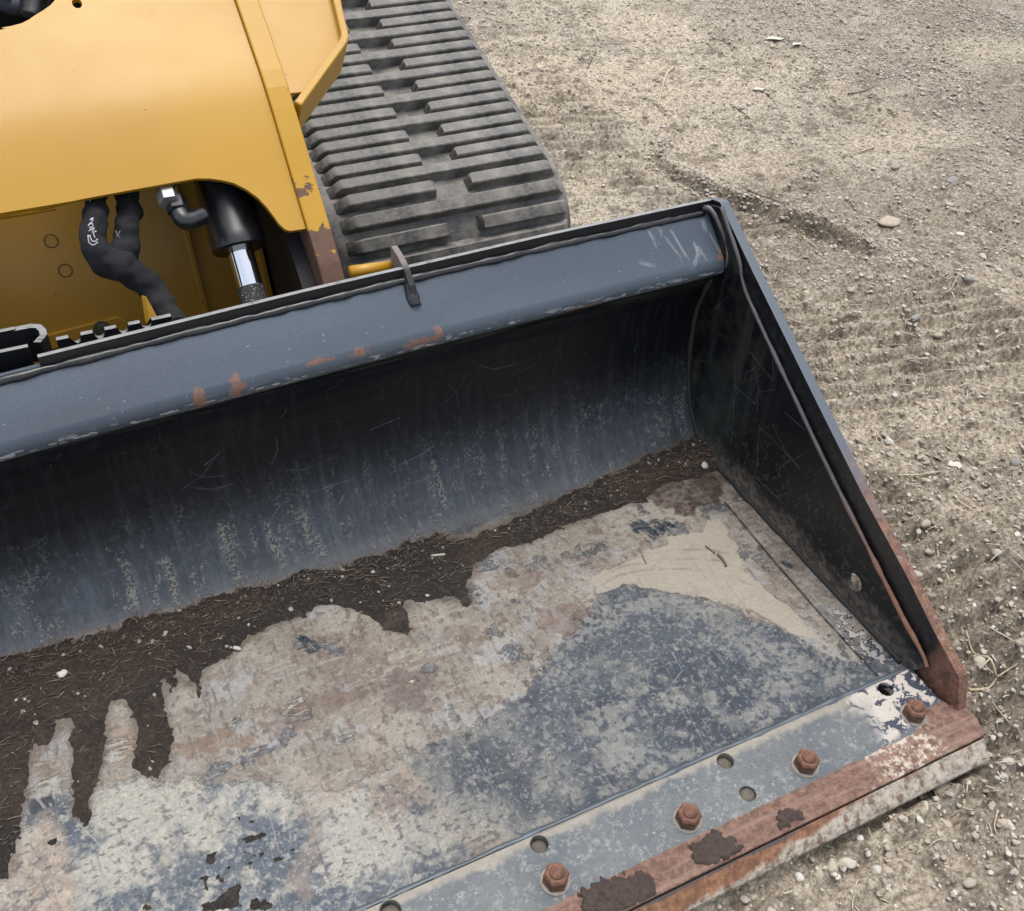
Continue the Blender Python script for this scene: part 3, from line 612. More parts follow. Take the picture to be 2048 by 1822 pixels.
silt = wp([(-0.4178,0.4679),(-0.3233,0.4726),(-0.2544,0.4822),(-0.2561,0.4994),(-0.1777,0.4812),(-0.1456,0.5092),(-0.1104,0.5022),(-0.1319,0.4526),(-0.1197,0.4143),(-0.1581,0.3519),(-0.1367,0.252),(-0.1272,0.1213),(-0.1774,0.1988),(-0.2277,0.2812),(-0.3226,0.3575),(-0.4058,0.417),(-0.4757,0.4187),(-0.4649,0.4585)], 9); silt = ss(.30, .66, silt + .5 * (fbm(X * 90, S * 90, 4, 363) - .5)) * .93
ring = np.zeros_like(X)
for L in ([(-0.4178,0.4679),(-0.36,0.4732),(-0.312,0.4708),(-0.237,0.4502),(-0.1878,0.4283),(-0.1488,0.3918),(-0.1306,0.3631)], [(-0.4426,0.4561),(-0.3785,0.4627),(-0.3131,0.4492),(-0.2419,0.4237),(-0.1867,0.3928),(-0.1532,0.3498)], [(-0.4482,0.436),(-0.4073,0.4448),(-0.346,0.4358),(-0.2676,0.4039),(-0.2153,0.3698),(-0.1671,0.3132)]):
    ring = np.maximum(ring, ss(.0045, .0012, pdist(X + .006 * (n2 - .5), S + .010 * (n3 - .5), L)[0]))
sc_ = (.88 + .24 * fbm(X * 200, S * 200, 3, 361))[..., None] * mixc(np.zeros_like(col) + np.array((.315, .282, .225), np.float32), (.22, .19, .15), .75 * ring * ss(.3, .6, n2) + .35 * ss(.55, .75, n2))
fcol = fcol + (sc_ - fcol) * (silt * .95)[..., None]; fh = fh * (1 - silt) + silt * (1.15 + .25 * ring + .5 * n2 + .25 * n1)
for P_, cc, al in (([(-0.1818,0.7069),(-0.1122,0.6843),(-0.0325,0.7016),(-0.0295,0.6186),(-0.0825,0.5423),(-0.1378,0.5403),(-0.1936,0.5562),(-0.232,0.5992),(-0.23,0.6568)], (.048, .030, .022), .95), ([(-1.178,0.4066),(-1.1,0.4234),(-1.012,0.4016),(-0.965,0.3984),(-0.9686,0.3757),(-1.064,0.3603),(-1.141,0.3782),(-1.161,0.3706)], (.13, .09, .07), .7), ([(-1.32,0.4377),(-1.238,0.4169),(-1.189,0.4001),(-1.186,0.3765),(-1.265,0.3744),(-1.326,0.3701)], (.17, .115, .08), .8),
        ([(-0.5928,0.4352),(-0.5409,0.4262),(-0.5076,0.3827),(-0.5324,0.3589),(-0.5921,0.3517),(-0.6264,0.3807)], (.15, .095, .075), .7), ([(-0.9567,0.3946),(-0.8982,0.4181),(-0.8646,0.3527),(-0.8898,0.3158),(-0.9349,0.3246),(-0.96,0.3598)], (.11, .085, .075), .75), ([(-0.616,0.5717),(-0.5433,0.5086),(-0.5962,0.4728),(-0.655,0.5138)], (.14, .10, .08), .5), ([(-1.391,0.51),(-1.372,0.4782),(-1.402,0.4052),(-1.423,0.4042)], (.26, .19, .13), .7), ([(-1.125,0.2565),(-1.067,0.2193),(-1.149,0.1293),(-1.206,0.0506),(-1.22,0.057)], (.30, .22, .16), .4)):
    mk = blur(inpoly(X + 3.2 * (wX - X), S + 3.2 * (wS - S), P_).astype(np.float32), 3) * al * np.clip(.55 + 1.1 * (fbm(X * 80, S * 120, 3, 340) - .3), 0, 1); fcol = mixc(fcol, cc, mk)
for P_ in ([(-0.3028,0.5786),(-0.2226,0.5518),(-0.2051,0.5185),(-0.2479,0.5123),(-0.2979,0.4934),(-0.3157,0.5258)], [(-1.055,0.5675),(-1.014,0.5421),(-1.019,0.5114),(-1.044,0.5098)], [(-1.56,0.4165),(-1.514,0.4055),(-1.51,0.3833),(-1.556,0.385)], [(-0.0674,0.3428),(-0.047,0.318),(-0.0844,0.3036)]):
    mk = blur(inpoly(X + .01 * (st2 - .5), S, P_).astype(np.float32), 3) * ss(.42, .55, fbm(X * 190 + S * 60, S * 40, 3, 320)); fcol = mixc(fcol, (.020, .030, .040), mk * .95); frg = frg * (1 - mk) + .4 * mk
# worn track beside the side plate and its weld seam
for L, w_, c_, a_ in (([(-0.0721,0.5377),(-0.0812,0.349),(-0.0848,0.1968),(-0.0844,0.0979),(-0.0832,0.02)], .0045, (.015, .014, .014), .85), ([(-0.0741,0.2021),(-0.0694,0.1156),(-0.069,0.029)], .012, (.03, .035, .05), .45)):
    c0 = col; col = fcol; line([(p[0], p[1]) for p in L], w_ * .7, c_, a_, .4); fcol = col; col = c0
flk = wp([(-0.0604,0.2032),(-0.0402,0.1653),(-0.0274,0.0762),(-0.0204,0.0134),(-0.0595,0.0117),(-0.0864,0.0304),(-0.0786,0.1197)], 1) * ss(.46, .52, fbm(X * 95, S * 95, 3, 330)); fcol = mixc(fcol, (.015, .02, .035), flk * .95); flw = wp([(-0.0604,0.2032),(-0.0402,0.1653),(-0.0274,0.0762),(-0.0204,0.0134),(-0.0595,0.0117),(-0.0864,0.0304),(-0.0786,0.1197)], 1) * ss(.54, .60, fbm(X * 95, S * 95, 3, 330)); fcol = mixc(fcol, (.50, .47, .43), flw * .7)
for k in range(120):                                            # stiff pale scratches in the bare steel, dark chips of straw in the mud
    x = TX0 + 1.5 * rng.random(); s = .55 * rng.random(); a = rng.random() * 3.14; L = .01 + .06 * rng.random() ** 2
    P_ = [(x, s), (x + L * math.cos(a), s + L * math.sin(a))]
    c0 = col; col = fcol; line(P_, .0007 + .0006 * rng.random(), (.36, .36, .34) if rng.random() < .6 else (.07, .05, .04), .30, .9); fcol = col; col = c0
for k in range(260):
    x = TX0 + 1.58 * rng.random(); s = .60 * rng.random() ** 1.2; L = .04 + .30 * rng.random() ** 2; a = 1.57 + rng.normal(0, .10)
    c0 = col; col = fcol; line([(x, s), (x + L * math.cos(a), s + L * math.sin(a))], .0005 + .0007 * rng.random(), (.34, .34, .32) if rng.random() < .55 else (.045, .05, .055), .10 + .25 * rng.random(), 1.0); fcol = col; col = c0
for L in ([(-1.492,0.3456),(-1.446,0.249),(-1.424,0.2027)], [(-1.455,0.3782),(-1.407,0.472)], [(-1.03,0.1719),(-1.033,0.0753),(-1.04,-0.0272)], [(-1.018,0.0685),(-1.095,-0.0015)], [(-1.101,0.1452),(-1.007,0.1408)], [(-0.4123,0.2369),(-0.4165,0.1867),(-0.4924,0.1465)]):
    c0 = col; col = fcol; line(L, .0009, (.42, .42, .40), .45, .95); fcol = col; col = c0
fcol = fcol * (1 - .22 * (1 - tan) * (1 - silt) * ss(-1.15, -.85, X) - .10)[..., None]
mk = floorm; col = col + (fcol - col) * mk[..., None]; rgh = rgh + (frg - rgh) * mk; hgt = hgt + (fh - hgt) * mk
WET = [[(-1.693,0.7368),(-1.562,0.7237),(-1.469,0.7152),(-1.388,0.7151),(-1.323,0.7174),(-1.268,0.7147),(-1.202,0.7097),(-1.131,0.7151),(-1.055,0.6995),(-0.9907,0.7071),(-0.9429,0.6925),(-0.8348,0.6931),(-0.7915,0.6903),(-0.77,0.7027),(-0.7564,0.6942),(-0.7434,0.6985),(-0.708,0.7013),(-0.6837,0.6905),(-0.6795,0.673),(-0.6421,0.6655),(-0.5679,0.6728),(-0.4371,0.691),(-0.3015,0.707),(-0.1597,0.7243),(-0.075,0.7282),(-0.0304,0.7465),(-0.0134,0.7101),(-0.0149,0.6398),(-0.0333,0.6293),(-0.0775,0.6298),(-0.1513,0.6428),(-0.211,0.6331),(-0.2382,0.6103),(-0.2982,0.6188),(-0.4004,0.6176),(-0.4935,0.6043),(-0.5946,0.6164),(-0.6664,0.5865),(-0.6975,0.555),(-0.7096,0.4919),(-0.7248,0.4945),(-0.7415,0.5307),(-0.7851,0.543),(-0.827,0.559),(-0.8457,0.5306),(-0.8537,0.4738),(-0.8949,0.5059),(-0.9101,0.5539),(-0.9354,0.5934),(-0.9885,0.6193),(-1.034,0.6039),(-1.071,0.6146),(-1.157,0.5846),(-1.198,0.5733),(-1.228,0.5676),(-1.242,0.5369),(-1.251,0.4972),(-1.264,0.4984),(-1.266,0.5293),(-1.266,0.5785),(-1.278,0.5838),(-1.283,0.543),(-1.296,0.5273),(-1.305,0.5409),(-1.301,0.5758),(-1.311,0.5535),(-1.317,0.4931),(-1.317,0.4421),(-1.331,0.3833),(-1.355,0.3604),(-1.369,0.3711),(-1.383,0.3964),(-1.381,0.4382),(-1.364,0.4973),(-1.377,0.5126),(-1.376,0.5493),(-1.392,0.5628),(-1.413,0.5368),(-1.418,0.4883),(-1.435,0.4307),(-1.444,0.3984),(-1.46,0.3958),(-1.474,0.3227),(-1.495,0.3354),(-1.484,0.4116),(-1.47,0.4793),(-1.477,0.5151),(-1.462,0.5424),(-1.49,0.555),(-1.509,0.5078),(-1.524,0.5149),(-1.53,0.534),(-1.539,0.5109),(-1.558,0.4158),(-1.581,0.3676),(-1.597,0.2835),(-1.652,0.3092),(-1.721,0.3412)],
  [(-1.32,0.1192),(-1.302,0.1283),(-1.288,0.1263),(-1.285,0.0876),(-1.345,0.1096)], [(-1.54,0.3315),(-1.519,0.324),(-1.527,0.3126),(-1.54,0.3168)],
  [(-1.261,0.0764),(-1.244,0.0836),(-1.243,0.0644)], [(-1.196,0.1511),(-1.183,0.151),(-1.184,0.1438),(-1.194,0.1445)], [(-1.254,0.1646),(-1.243,0.1656),(-1.245,0.1574)], [(-1.237,0.163),(-1.225,0.1629),(-1.231,0.1563)], [(-1.222,0.1465),(-1.209,0.1463),(-1.21,0.1376),(-1.221,0.1406)], [(-1.264,0.151),(-1.253,0.15),(-1.258,0.1436)], [(-1.333,0.1429),(-1.322,0.142),(-1.328,0.1333)], [(-1.349,0.1573),(-1.339,0.1598),(-1.346,0.1525)], [(-1.271,0.0965),(-1.258,0.0945),(-1.266,0.0812)]]
wm = np.zeros(X.shape[:2], bool)[::4, ::4]; X4, S4 = (X + 1.1 * (wX - X))[::4, ::4], (S + 1.1 * (wS - S))[::4, ::4]
for P_ in WET[:1]: wm |= inpoly(X4, S4, P_)
h4 = blur(wm.astype(np.float32), 10); h4 = np.repeat(np.repeat(h4, 4, 0), 4, 1)[:TH, :TW]; h4 = np.pad(h4, ((0, TH - h4.shape[0]), (0, TW - h4.shape[1])), 'edge'); h4 = blur(h4, 6)
hl = ss(.06, .60, h4 + .22 * (fbm(X * 45, S * 45, 4, 364) - .5)); col = mixc(col, (.095, .072, .056), hl * .72 * ss(S_WALL + .03, S_WALL - .03, S)); rgh = rgh * (1 - .25 * hl)
# rim of dried film just above the soil line
col *= (.90 + .20 * n4)[..., None]
rgh = np.clip(rgh, .15, .95)
def mkimg(name, rgb):
    h, w = rgb.shape[:2]; im = bpy.data.images.new(name, w, h, float_buffer=True, alpha=False); im.colorspace_settings.name = 'Non-Color'
    im.pixels.foreach_set(np.concatenate([rgb, np.ones((h, w, 1), np.float32)], 2).astype(np.float32).ravel()); im.update(); im.pack(); return im
IMC = mkimg('liner_colour', col); IMD = mkimg('liner_surface', np.stack([rgh, np.clip(hgt / 4, 0, 1), hgt * 0], -1))
n = NT('painted_steel_liner'); uv = n.t.nodes.new('ShaderNodeUVMap')
ti = n.t.nodes.new('ShaderNodeTexImage'); ti.image = IMC; ti.extension = 'MIRROR'; td = n.t.nodes.new('ShaderNodeTexImage'); td.image = IMD; td.extension = 'MIRROR'
n.t.links.new(uv.outputs[0], ti.inputs[0]); n.t.links.new(uv.outputs[0], td.inputs[0])
sr = n.t.nodes.new('ShaderNodeSeparateColor'); n.t.links.new(td.outputs[0], sr.inputs[0])
n.set(Base_Color=ti.outputs[0], Roughness=sr.outputs[0], IOR=1.36)
n.bump(n.m2('ADD', sr.outputs[1], n.m2('MULTIPLY', n.noise(300, 3), .02)), 1.0, .014)
M_LINER = n.m
# liner mesh
sv = np.unique(np.concatenate([np.linspace(0, STOT, 60), SL])); xv = np.linspace(BX0, BX1, 60)
def offset_prof(s, d):
    e = .004; y0, z0 = prof_at(np.clip(s - e, 0, STOT)); y1, z1 = prof_at(np.clip(s + e, 0, STOT)); t = np.stack([y1 - y0, z1 - z0], -1); t /= np.linalg.norm(t, axis=-1, keepdims=True)
    y, z = prof_at(s); return y - t[..., 1] * d, z + t[..., 0] * d      # d > 0: towards the load
def liner_pt(x, s, d=0):
    y, z = offset_prof(s, d); return y, z + sag(x) * np.clip(z, 0, 1) / .56
XX, SS_ = np.meshgrid(xv, sv); Yt, Zt = liner_pt(XX, SS_, 0); Yb, Zb = liner_pt(XX, SS_, -.008)
nx_, ns_ = len(xv), len(sv); v = np.concatenate([np.stack([XX, Yt, Zt], -1).reshape(-1, 3), np.stack([XX, Yb, Zb], -1).reshape(-1, 3)])
ii = np.arange(nx_ * ns_).reshape(ns_, nx_); top = np.stack([ii[:-1, :-1], ii[:-1, 1:], ii[1:, 1:], ii[1:, :-1]], -1).reshape(-1, 4); bot = top[:, ::-1] + nx_ * ns_
me = bpy.data.meshes.new('liner'); me.vertices.add(len(v)); me.vertices.foreach_set('co', v.astype(np.float32).ravel()); fill(me, np.concatenate([top, bot]))
ul = me.uv_layers.new(name='uv'); lv = np.empty(len(me.loops), np.int32); me.loops.foreach_get('vertex_index', lv)
uu = (np.tile(XX.ravel(), 2) - TX0) / (TX1 - TX0); vv_ = np.tile(SS_.ravel(), 2) / STOT
ul.data.foreach_set('uv', np.stack([uu[lv], vv_[lv]], -1).astype(np.float32).ravel())
link('back_and_floor', me, M_LINER, bucket)

# side plates
SIDE_OUT = [(0.9664,0.5783),(0.9408,0.5843),(0.7999,0.5023),(0.6639,0.4279),(0.5345,0.3563),(0.3557,0.2599),(0.1911,0.1828),(0.1145,0.1396),(0.052,0.1104),(0.0242,0.0969),(-0.0042,0.0314)]
SIDE_IN = [(0.9254,0.5822),(0.8412,0.5114),(0.8141,0.4733),(0.7707,0.4389),(0.6206,0.3518),(0.4563,0.2577),(0.2844,0.1678),(0.1747,0.1103),(0.1097,0.0808),(0.082,0.061)]
back = [(1.0, .0), (1.0, .30), (1.0, .56)]
def side_tex():
    W2, H2 = 880, 520
    y = (np.arange(W2) + .5) / W2 * 1.1 - .05; z = (np.arange(H2) + .5) / H2 * .65 - .03
    Y, Z = np.meshgrid(y.astype(np.float32), z.astype(np.float32))
    c = np.zeros(Y.shape + (3,), np.float32) + np.array(BLK, np.float32); r = np.full(Y.shape, .36, np.float32)
    a = fbm(Y * 30, Z * 30, 4, 400); b = fbm(Y * 120, Z * 120, 3, 401); st = fbm(Y * 60, Z * 6, 3, 402)
    c = mixc(c, (.034, .030, .024), .5 * ss(.35, .75, a) * ss(.45, .8, Y)); c = mixc(c, (.06, .058, .05), .35 * ss(.5, .7, st) * ss(.55, .8, Y))
    low = ss(.075, .0, Z - .012 + .05 * (a - .5)); c = mixc(c, (.17, .145, .115), low * (.45 + .5 * ss(.45, .6, b))); r += .4 * low
    c = mixc(c, (.10, .10, .10), .35 * ss(.60, .74, b) * ss(.30, .05, Z)); c = mixc(c, (.30, .28, .25), .5 * (vn(Y * 700, Z * 700, 9) > .985) * ss(.3, .05, Z))
    c = mixc(c, (.05, .07, .06), .35 * ss(.12, .02, np.abs(Y - .80 - .1 * (a - .5))) * ss(.35, .1, Z))
    def ln(P, w, cc, al):
        nonlocal c
        d = pdist(Y, Z, P)[0]; c = mixc(c, cc, ss(w * 1.6, w * .5, d) * al * (.5 + b * .6))
    S_ = [[(0.7735,0.2891),(0.7599,0.2373),(0.7418,0.2227)], [(0.7599,0.2373),(0.6839,0.2412)], [(0.7292,0.2935),(0.7114,0.3194),(0.6852,0.2852),(0.686,0.2369)], [(0.7309,0.2721),(0.7354,0.2958)], [(0.6833,0.2798),(0.6732,0.2259)], [(0.6564,0.204),(0.633,0.1222),(0.6267,0.0675)], [(0.623,0.0783),(0.5216,0.086)], [(0.6517,0.2007),(0.5143,0.2014)], [(0.6193,0.2333),(0.5665,0.2065),(0.5123,0.1961)],
          [(0.7486,0.2036),(0.7324,0.144),(0.7229,0.0923)], [(0.7367,0.3411),(0.6537,0.3279)], [(0.6685,0.3688),(0.6496,0.3308)], [(0.5456,0.1959),(0.5655,0.1576),(0.564,0.1298)], [(0.5958,0.2854),(0.5317,0.2891)], [(0.3694,0.1265),(0.3416,0.0185)], [(0.5521,0.0732),(0.5068,0.0695)], [(0.2777,0.064),(0.2415,0.003)], [(0.3411,0.1253),(0.3394,0.005)]]
    for k, P in enumerate(S_): ln(P, .0011, (.11, .11, .115) if k < 14 else (.005, .005, .006), .55)
    for k in range(90):
        x = .1 + .8 * rng.random(); q = .02 + .5 * rng.random(); an = rng.normal(2.4, .5); L = .02 + .08 * rng.random() ** 2; w = .0006
        if rng.random() < .6: ln([(x, q), (x + L * math.cos(an), q + L * math.sin(an))], w, (.10, .10, .11), .5)
    c *= (.9 + .2 * vn(Y * 500, Z * 500, 3))[..., None]
    return mkimg('side_colour', c), mkimg('side_surface', np.stack([np.clip(r, 0, 1)] * 3, -1))
SC_, SR_ = side_tex()
n = NT('side_plate_inner_paint'); mp = n.t.nodes.new('ShaderNodeCombineXYZ'); s3 = n.sep()
n.put(mp.inputs[0], n.m2('DIVIDE', n.m2('ADD', s3[1], .05), 1.1)); n.put(mp.inputs[1], n.m2('DIVIDE', n.m2('ADD', s3[2], .03), .65))
ta = n.t.nodes.new('ShaderNodeTexImage'); ta.image = SC_; tb = n.t.nodes.new('ShaderNodeTexImage'); tb.image = SR_
for q in (ta, tb): n.t.links.new(mp.outputs[0], q.inputs[0])
n.set(Base_Color=ta.outputs[0], Roughness=tb.outputs[0], IOR=1.4); n.bump(n.noise(140, 4), .12, .001); M_SIDE = n.m
# outer plate: black, edge worn steel above and rust below
n = NT('side_plate_edge'); s3 = n.sep(); zz = s3[2]; yy = s3[1]
geo = n.t.nodes.new('ShaderNodeNewGeometry'); nrm = n.sep(geo.outputs['Normal'])
edge = n.sm(n.m2('ABSOLUTE', nrm[0]), .6, .4)
rm = n.sm(n.m2('ADD', n.m2('MULTIPLY', n.m2('SUBTRACT', n.noise(35, 5, .65), .5), .16), zz), .34, .20)
tipm = n.sm(n.m2('ADD', n.m2('MULTIPLY', n.m2('SUBTRACT', n.noise(30, 5, .6), .5), .09), n.m2('ADD', yy, n.m2('MULTIPLY', zz, .35))), .135, .095)
ru = n.mix(n.sm(n.noise(60, 6, .7), .35, .68), (.095, .042, .026), (.215, .105, .062))
pale = n.sm(n.noise(130, 4, .7), .55, .7)
ec = n.mix(rm, (.078, .095, .115), n.mix(n.m2('MULTIPLY', pale, .6), ru, (.30, .28, .26)))
bc = n.mix(tipm, n.mix(n.m2('MULTIPLY', n.sm(n.noise(70, 4), .5, .7), .3), BLK, (.06, .06, .06)), ru)
n.set(Base_Color=n.mix(edge, bc, ec), Roughness=n.sm(n.m2('MAXIMUM', tipm, n.m2('MULTIPLY', rm, edge)), 0.0, 1.0, .38, .8), IOR=1.6); n.bump(n.noise(150, 5, .7), .25, .0015); M_SEDGE = n.m
def side(sgn, xo, xi, xb):
    """outer plate x xo..xi, inner plate xi..xb (towards the load)"""
    th = abs(xi - xo)
    outer = SIDE_OUT + [(.02, .0), (.10, .0), (.30, .135), (.95, .485), (1.0, .49), (1.0, .56)]
    fr = lambda u, v, w: Vector((xi - w * sgn, u, v))
    hole = [(0.2932,0.0776)][0]
    o = link('side_cutter', plate_holes(outer, [], th, fr), M_SEDGE, bucket, bevel=.0015)
    inner = SIDE_IN + [(.11, .012), (.70, -.004), (.80, .004), (.88, .05), (.955, .20), (.96, .36), (.96, .50), (.975, .565)]
    th2 = .010
    fr2 = lambda u, v, w: Vector((xb - w * sgn, u, v))
    o2 = link('inner_plate', plate_holes(inner, [(hole[0], hole[1], .0195)], th2, fr2), M_SIDE, bucket, bevel=.001)
    pts_ = [(xb + sgn * .002, y - .0006 * k, z + .001 * k) for k, (y, z) in enumerate(SIDE_IN)]
    pts_ = [(xb + sgn * .003, y, z) for (y, z) in SIDE_IN]
    o3 = link('weld_bead', tube(pts_, .0045, 8, lump=.0022, seed=5, sub=9), M_WELD, bucket, smooth=True)
n = NT('weld_and_dust'); zz = n.sep()[2]
rm = n.sm(n.m2('ADD', n.m2('MULTIPLY', n.m2('SUBTRACT', n.noise(30, 5, .65), .5), .12), zz), .26, .12)
n.set(Base_Color=n.mix(rm, n.mix(n.noise(50, 4), (.035, .035, .038), (.12, .115, .11)), n.mix(n.noise(60, 5), (.13, .05, .03), (.26, .14, .09))), Roughness=n.sm(rm, 0.0, 1.0, .4, .8)); n.bump(n.noise(170, 3), .3, .001)
M_WELD = n.m
side(1, .012, -.0095, -.02)
side(-1, BX0 - .032, BX0 - .0105, BX0)
# floor-to-side weld and corner welds
link('weld_bead', tube([(-.021, y, z + .003) for y, z in ((.13, .015), (.3, .011), (.5, .007), (.70, .004), (.785, .009), (.85, .04), (.895, .10), (.924, .2), (.931, .32), (.905, .42))], .006, 8, lump=.003, seed=2, sub=8), m_plain('dusty_weld', (.020, .018, .016), .7, 0, .5, .5, 40), bucket, smooth=True)

# rim bar on top of the flange
RZ = .577
def rim(x0, x1):
    v = []; f = []; N = 40
    for i in range(N + 1):
        x = x0 + (x1 - x0) * i / N; dz = sag(x)
        for (y, z) in ((.966, RZ - .024), (.966, RZ), (.975, RZ), (.975, RZ - .06)): v.append((x, y + .0015 * mnoise.noise(Vector((x * 4, 3, 0))), z + dz))
    for i in range(N):
        for k in range(4): f.append((i * 4 + k, i * 4 + (k + 1) % 4, i * 4 + 4 + (k + 1) % 4, i * 4 + 4 + k))
    f += [(0, 3, 2, 1), (N * 4, N * 4 + 1, N * 4 + 2, N * 4 + 3)]
    me = mesh('rim', v, f); bm = bmesh.new(); bm.from_mesh(me); bmesh.ops.recalc_face_normals(bm, faces=bm.faces); bm.to_mesh(me); bm.free(); return me
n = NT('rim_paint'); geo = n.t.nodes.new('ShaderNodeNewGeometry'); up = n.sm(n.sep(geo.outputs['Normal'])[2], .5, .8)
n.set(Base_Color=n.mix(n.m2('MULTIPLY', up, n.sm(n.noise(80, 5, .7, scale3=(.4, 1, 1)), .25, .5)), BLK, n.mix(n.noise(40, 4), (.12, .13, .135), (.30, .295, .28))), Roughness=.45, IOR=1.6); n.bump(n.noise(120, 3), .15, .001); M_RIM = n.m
RX0 = [(-1.35,0.5547)][0][0]
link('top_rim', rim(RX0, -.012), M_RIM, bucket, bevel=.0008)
def beadline(x0, x1, y, z, r, seed, lump=.003):
    P = []; N = int(abs(x1 - x0) / .035)
    for i in range(N + 1):
        x = x0 + (x1 - x0) * i / N; P.append((x, y + .0015 * mnoise.noise(Vector((x * 9, seed, 0))), z + sag(x) + .001 * mnoise.noise(Vector((x * 11, seed, 4)))))
    return tube(P, r, 8, lump=lump, seed=seed, sub=4)
link('weld_bead', beadline(BX0, -.03, .9625, RZ - .0245, .0075, 3, .0035), M_BLACK, bucket, smooth=True)
# corner blob of weld at rim / side plate
link('weld_bead', tube([(-.03, .966, .562), (-.024, .955, .566), (-.018, .93, .556), (-.018, .90, .534), (-.019, .872, .50), (-.020, .868, .47)], [.006, .007, .006, .005, .005, .004], 8, lump=.004, seed=9, sub=6), M_WELD, bucket, smooth=True)
# anti-slip step plates behind the rim
def toothed(x0, x1, y0, y1, ztop, h, pitch, tooth, depth, nlast=None):
    """bar whose top edge is cut by round notches"""
    out = [(x0, ztop - h), (x0, ztop)]
    x = x0
    while x + pitch < x1 - 1e-4:
        a, b = x + tooth, x + pitch; out.append((a, ztop)); r = (b - a) / 2; c = (a + b) / 2
        for k in range(1, 8): an = math.pi * k / 8; out.append((c - r * math.cos(an), ztop - depth * math.sin(an)))
        out.append((b, ztop)); x += pitch
    out += [(x1, ztop), (x1, ztop - h)]
    n_ = len(out); bm = bmesh.new()
    A = [bm.verts.new((p[0], y0, p[1])) for p in out]; B = [bm.verts.new((p[0], y1, p[1])) for p in out]
    for i in range(n_): bm.faces.new((A[i], A[(i + 1) % n_], B[(i + 1) % n_], B[i]))
    bm.faces.new(A[::-1]); bm.faces.new(B); bmesh.ops.triangulate(bm, faces=[q for q in bm.faces if len(q.verts) > 4]); bmesh.ops.recalc_face_normals(bm, faces=bm.faces)
    me = bpy.data.meshes.new('step'); bm.to_mesh(me); bm.free(); return me
a_, b_ = [(-1.316,0.5105),(-1.119,0.5137)]
zt = (a_[1] + b_[1]) / 2
link('step_plate', toothed(a_[0], b_[0], 1.055, 1.065, zt, .22, (b_[0] - a_[0]) / 4.85, (b_[0] - a_[0]) / 9.7, .016), M_RIM, bucket, bevel=.0006)
c_, d_ = [(-1.419,0.5404),(-1.361,0.5349)]
link('step_plate', toothed(c_[0] - .12, d_[0], 1.018, 1.027, (c_[1] + d_[1]) / 2 - .002, .08, .060, .035, .016), M_RIM, bucket, bevel=.0006)
e_, f_ = [(-1.448,0.5116),(-1.376,0.5063)]
link('step_plate', toothed(e_[0] - .2, f_[0] - .0, 1.125, 1.134, f_[1], .10, .060, .035, .016), M_RIM, bucket, bevel=.0006)
def ubar():
    P = [(-1.379,1.13,0.5037),(-1.365,1.13,0.5042),(-1.35,1.13,0.5038),(-1.339,1.125,0.5031),(-1.334,1.11,0.5028),(-1.334,1.095,0.503),(-1.341,1.075,0.5095),(-1.347,1.06,0.5137)]
    v = []; f = []
    for i, p in enumerate(P):
        a = Vector(P[max(i - 1, 0)]); b = Vector(P[min(i + 1, len(P) - 1)]); t = (b - a); t.z = 0; t.normalize(); s_ = Vector((-t.y, t.x, 0)) * .0065
        p = Vector(p)
        for q in (p - s_, p + s_, p + s_ - Vector((0, 0, .075)), p - s_ - Vector((0, 0, .075))): v.append(q)
    for i in range(len(P) - 1):
        for k in range(4): f.append((i * 4 + k, i * 4 + (k + 1) % 4, i * 4 + 4 + (k + 1) % 4, i * 4 + 4 + k))
    n_ = len(P) * 4; f += [(0, 3, 2, 1), (n_ - 4, n_ - 3, n_ - 2, n_ - 1)]
    me = mesh('ubar', v, f); bm = bmesh.new(); bm.from_mesh(me); bmesh.ops.recalc_face_normals(bm, faces=bm.faces); bm.to_mesh(me); bm.free(); return me
link('step_hook', ubar(), M_RIM, bucket, bevel=.001)
link('step_shelf', box(BX0 + .3, -1.13, 1.0, 1.15, .38, .39), M_BLACK, bucket, bevel=.001)
# hitch back behind the bucket (seen only from the side)
link('hitch_plate', prism([(.985, .10), (1.0, .08), (1.02, .42), (.985, .44)], -1.75, -.85), M_BLACK, bucket, bevel=.002)
# flat lug welded over the rim
lp = [(-0.6973,1.035,0.5619),(-0.7026,1.03,0.5505)]
LX = lp[0][0]
lug_prof = [(1.030, .548), (1.034, .586), (1.026, .590), (.995, .587), (.962, .577), (.938, .556), (.930, .538), (.935, .520), (.96, .53), (1.0, .545)]
n = NT('lug_rust'); yy = n.sep()[1]
n.set(Base_Color=n.mix(n.sm(yy, .955, .985), (.02, .02, .022), n.mix(n.noise(50, 5, .7), (.11, .095, .088), (.22, .19, .175))), Roughness=.7); n.bump(n.noise(150, 4), .3, .001)
link('retaining_lug', prism([(y, z - .008) for y, z in lug_prof], LX - .006, LX + .006), n.m, bucket, bevel=.0015)
link('weld_bead', tube([(LX + .001, .962, .544), (LX + .001, .945, .530), (LX + .002, .922, .511)], [.009, .012, .012], 10, lump=.006, seed=11, sub=5), M_BLACK, bucket, smooth=True)

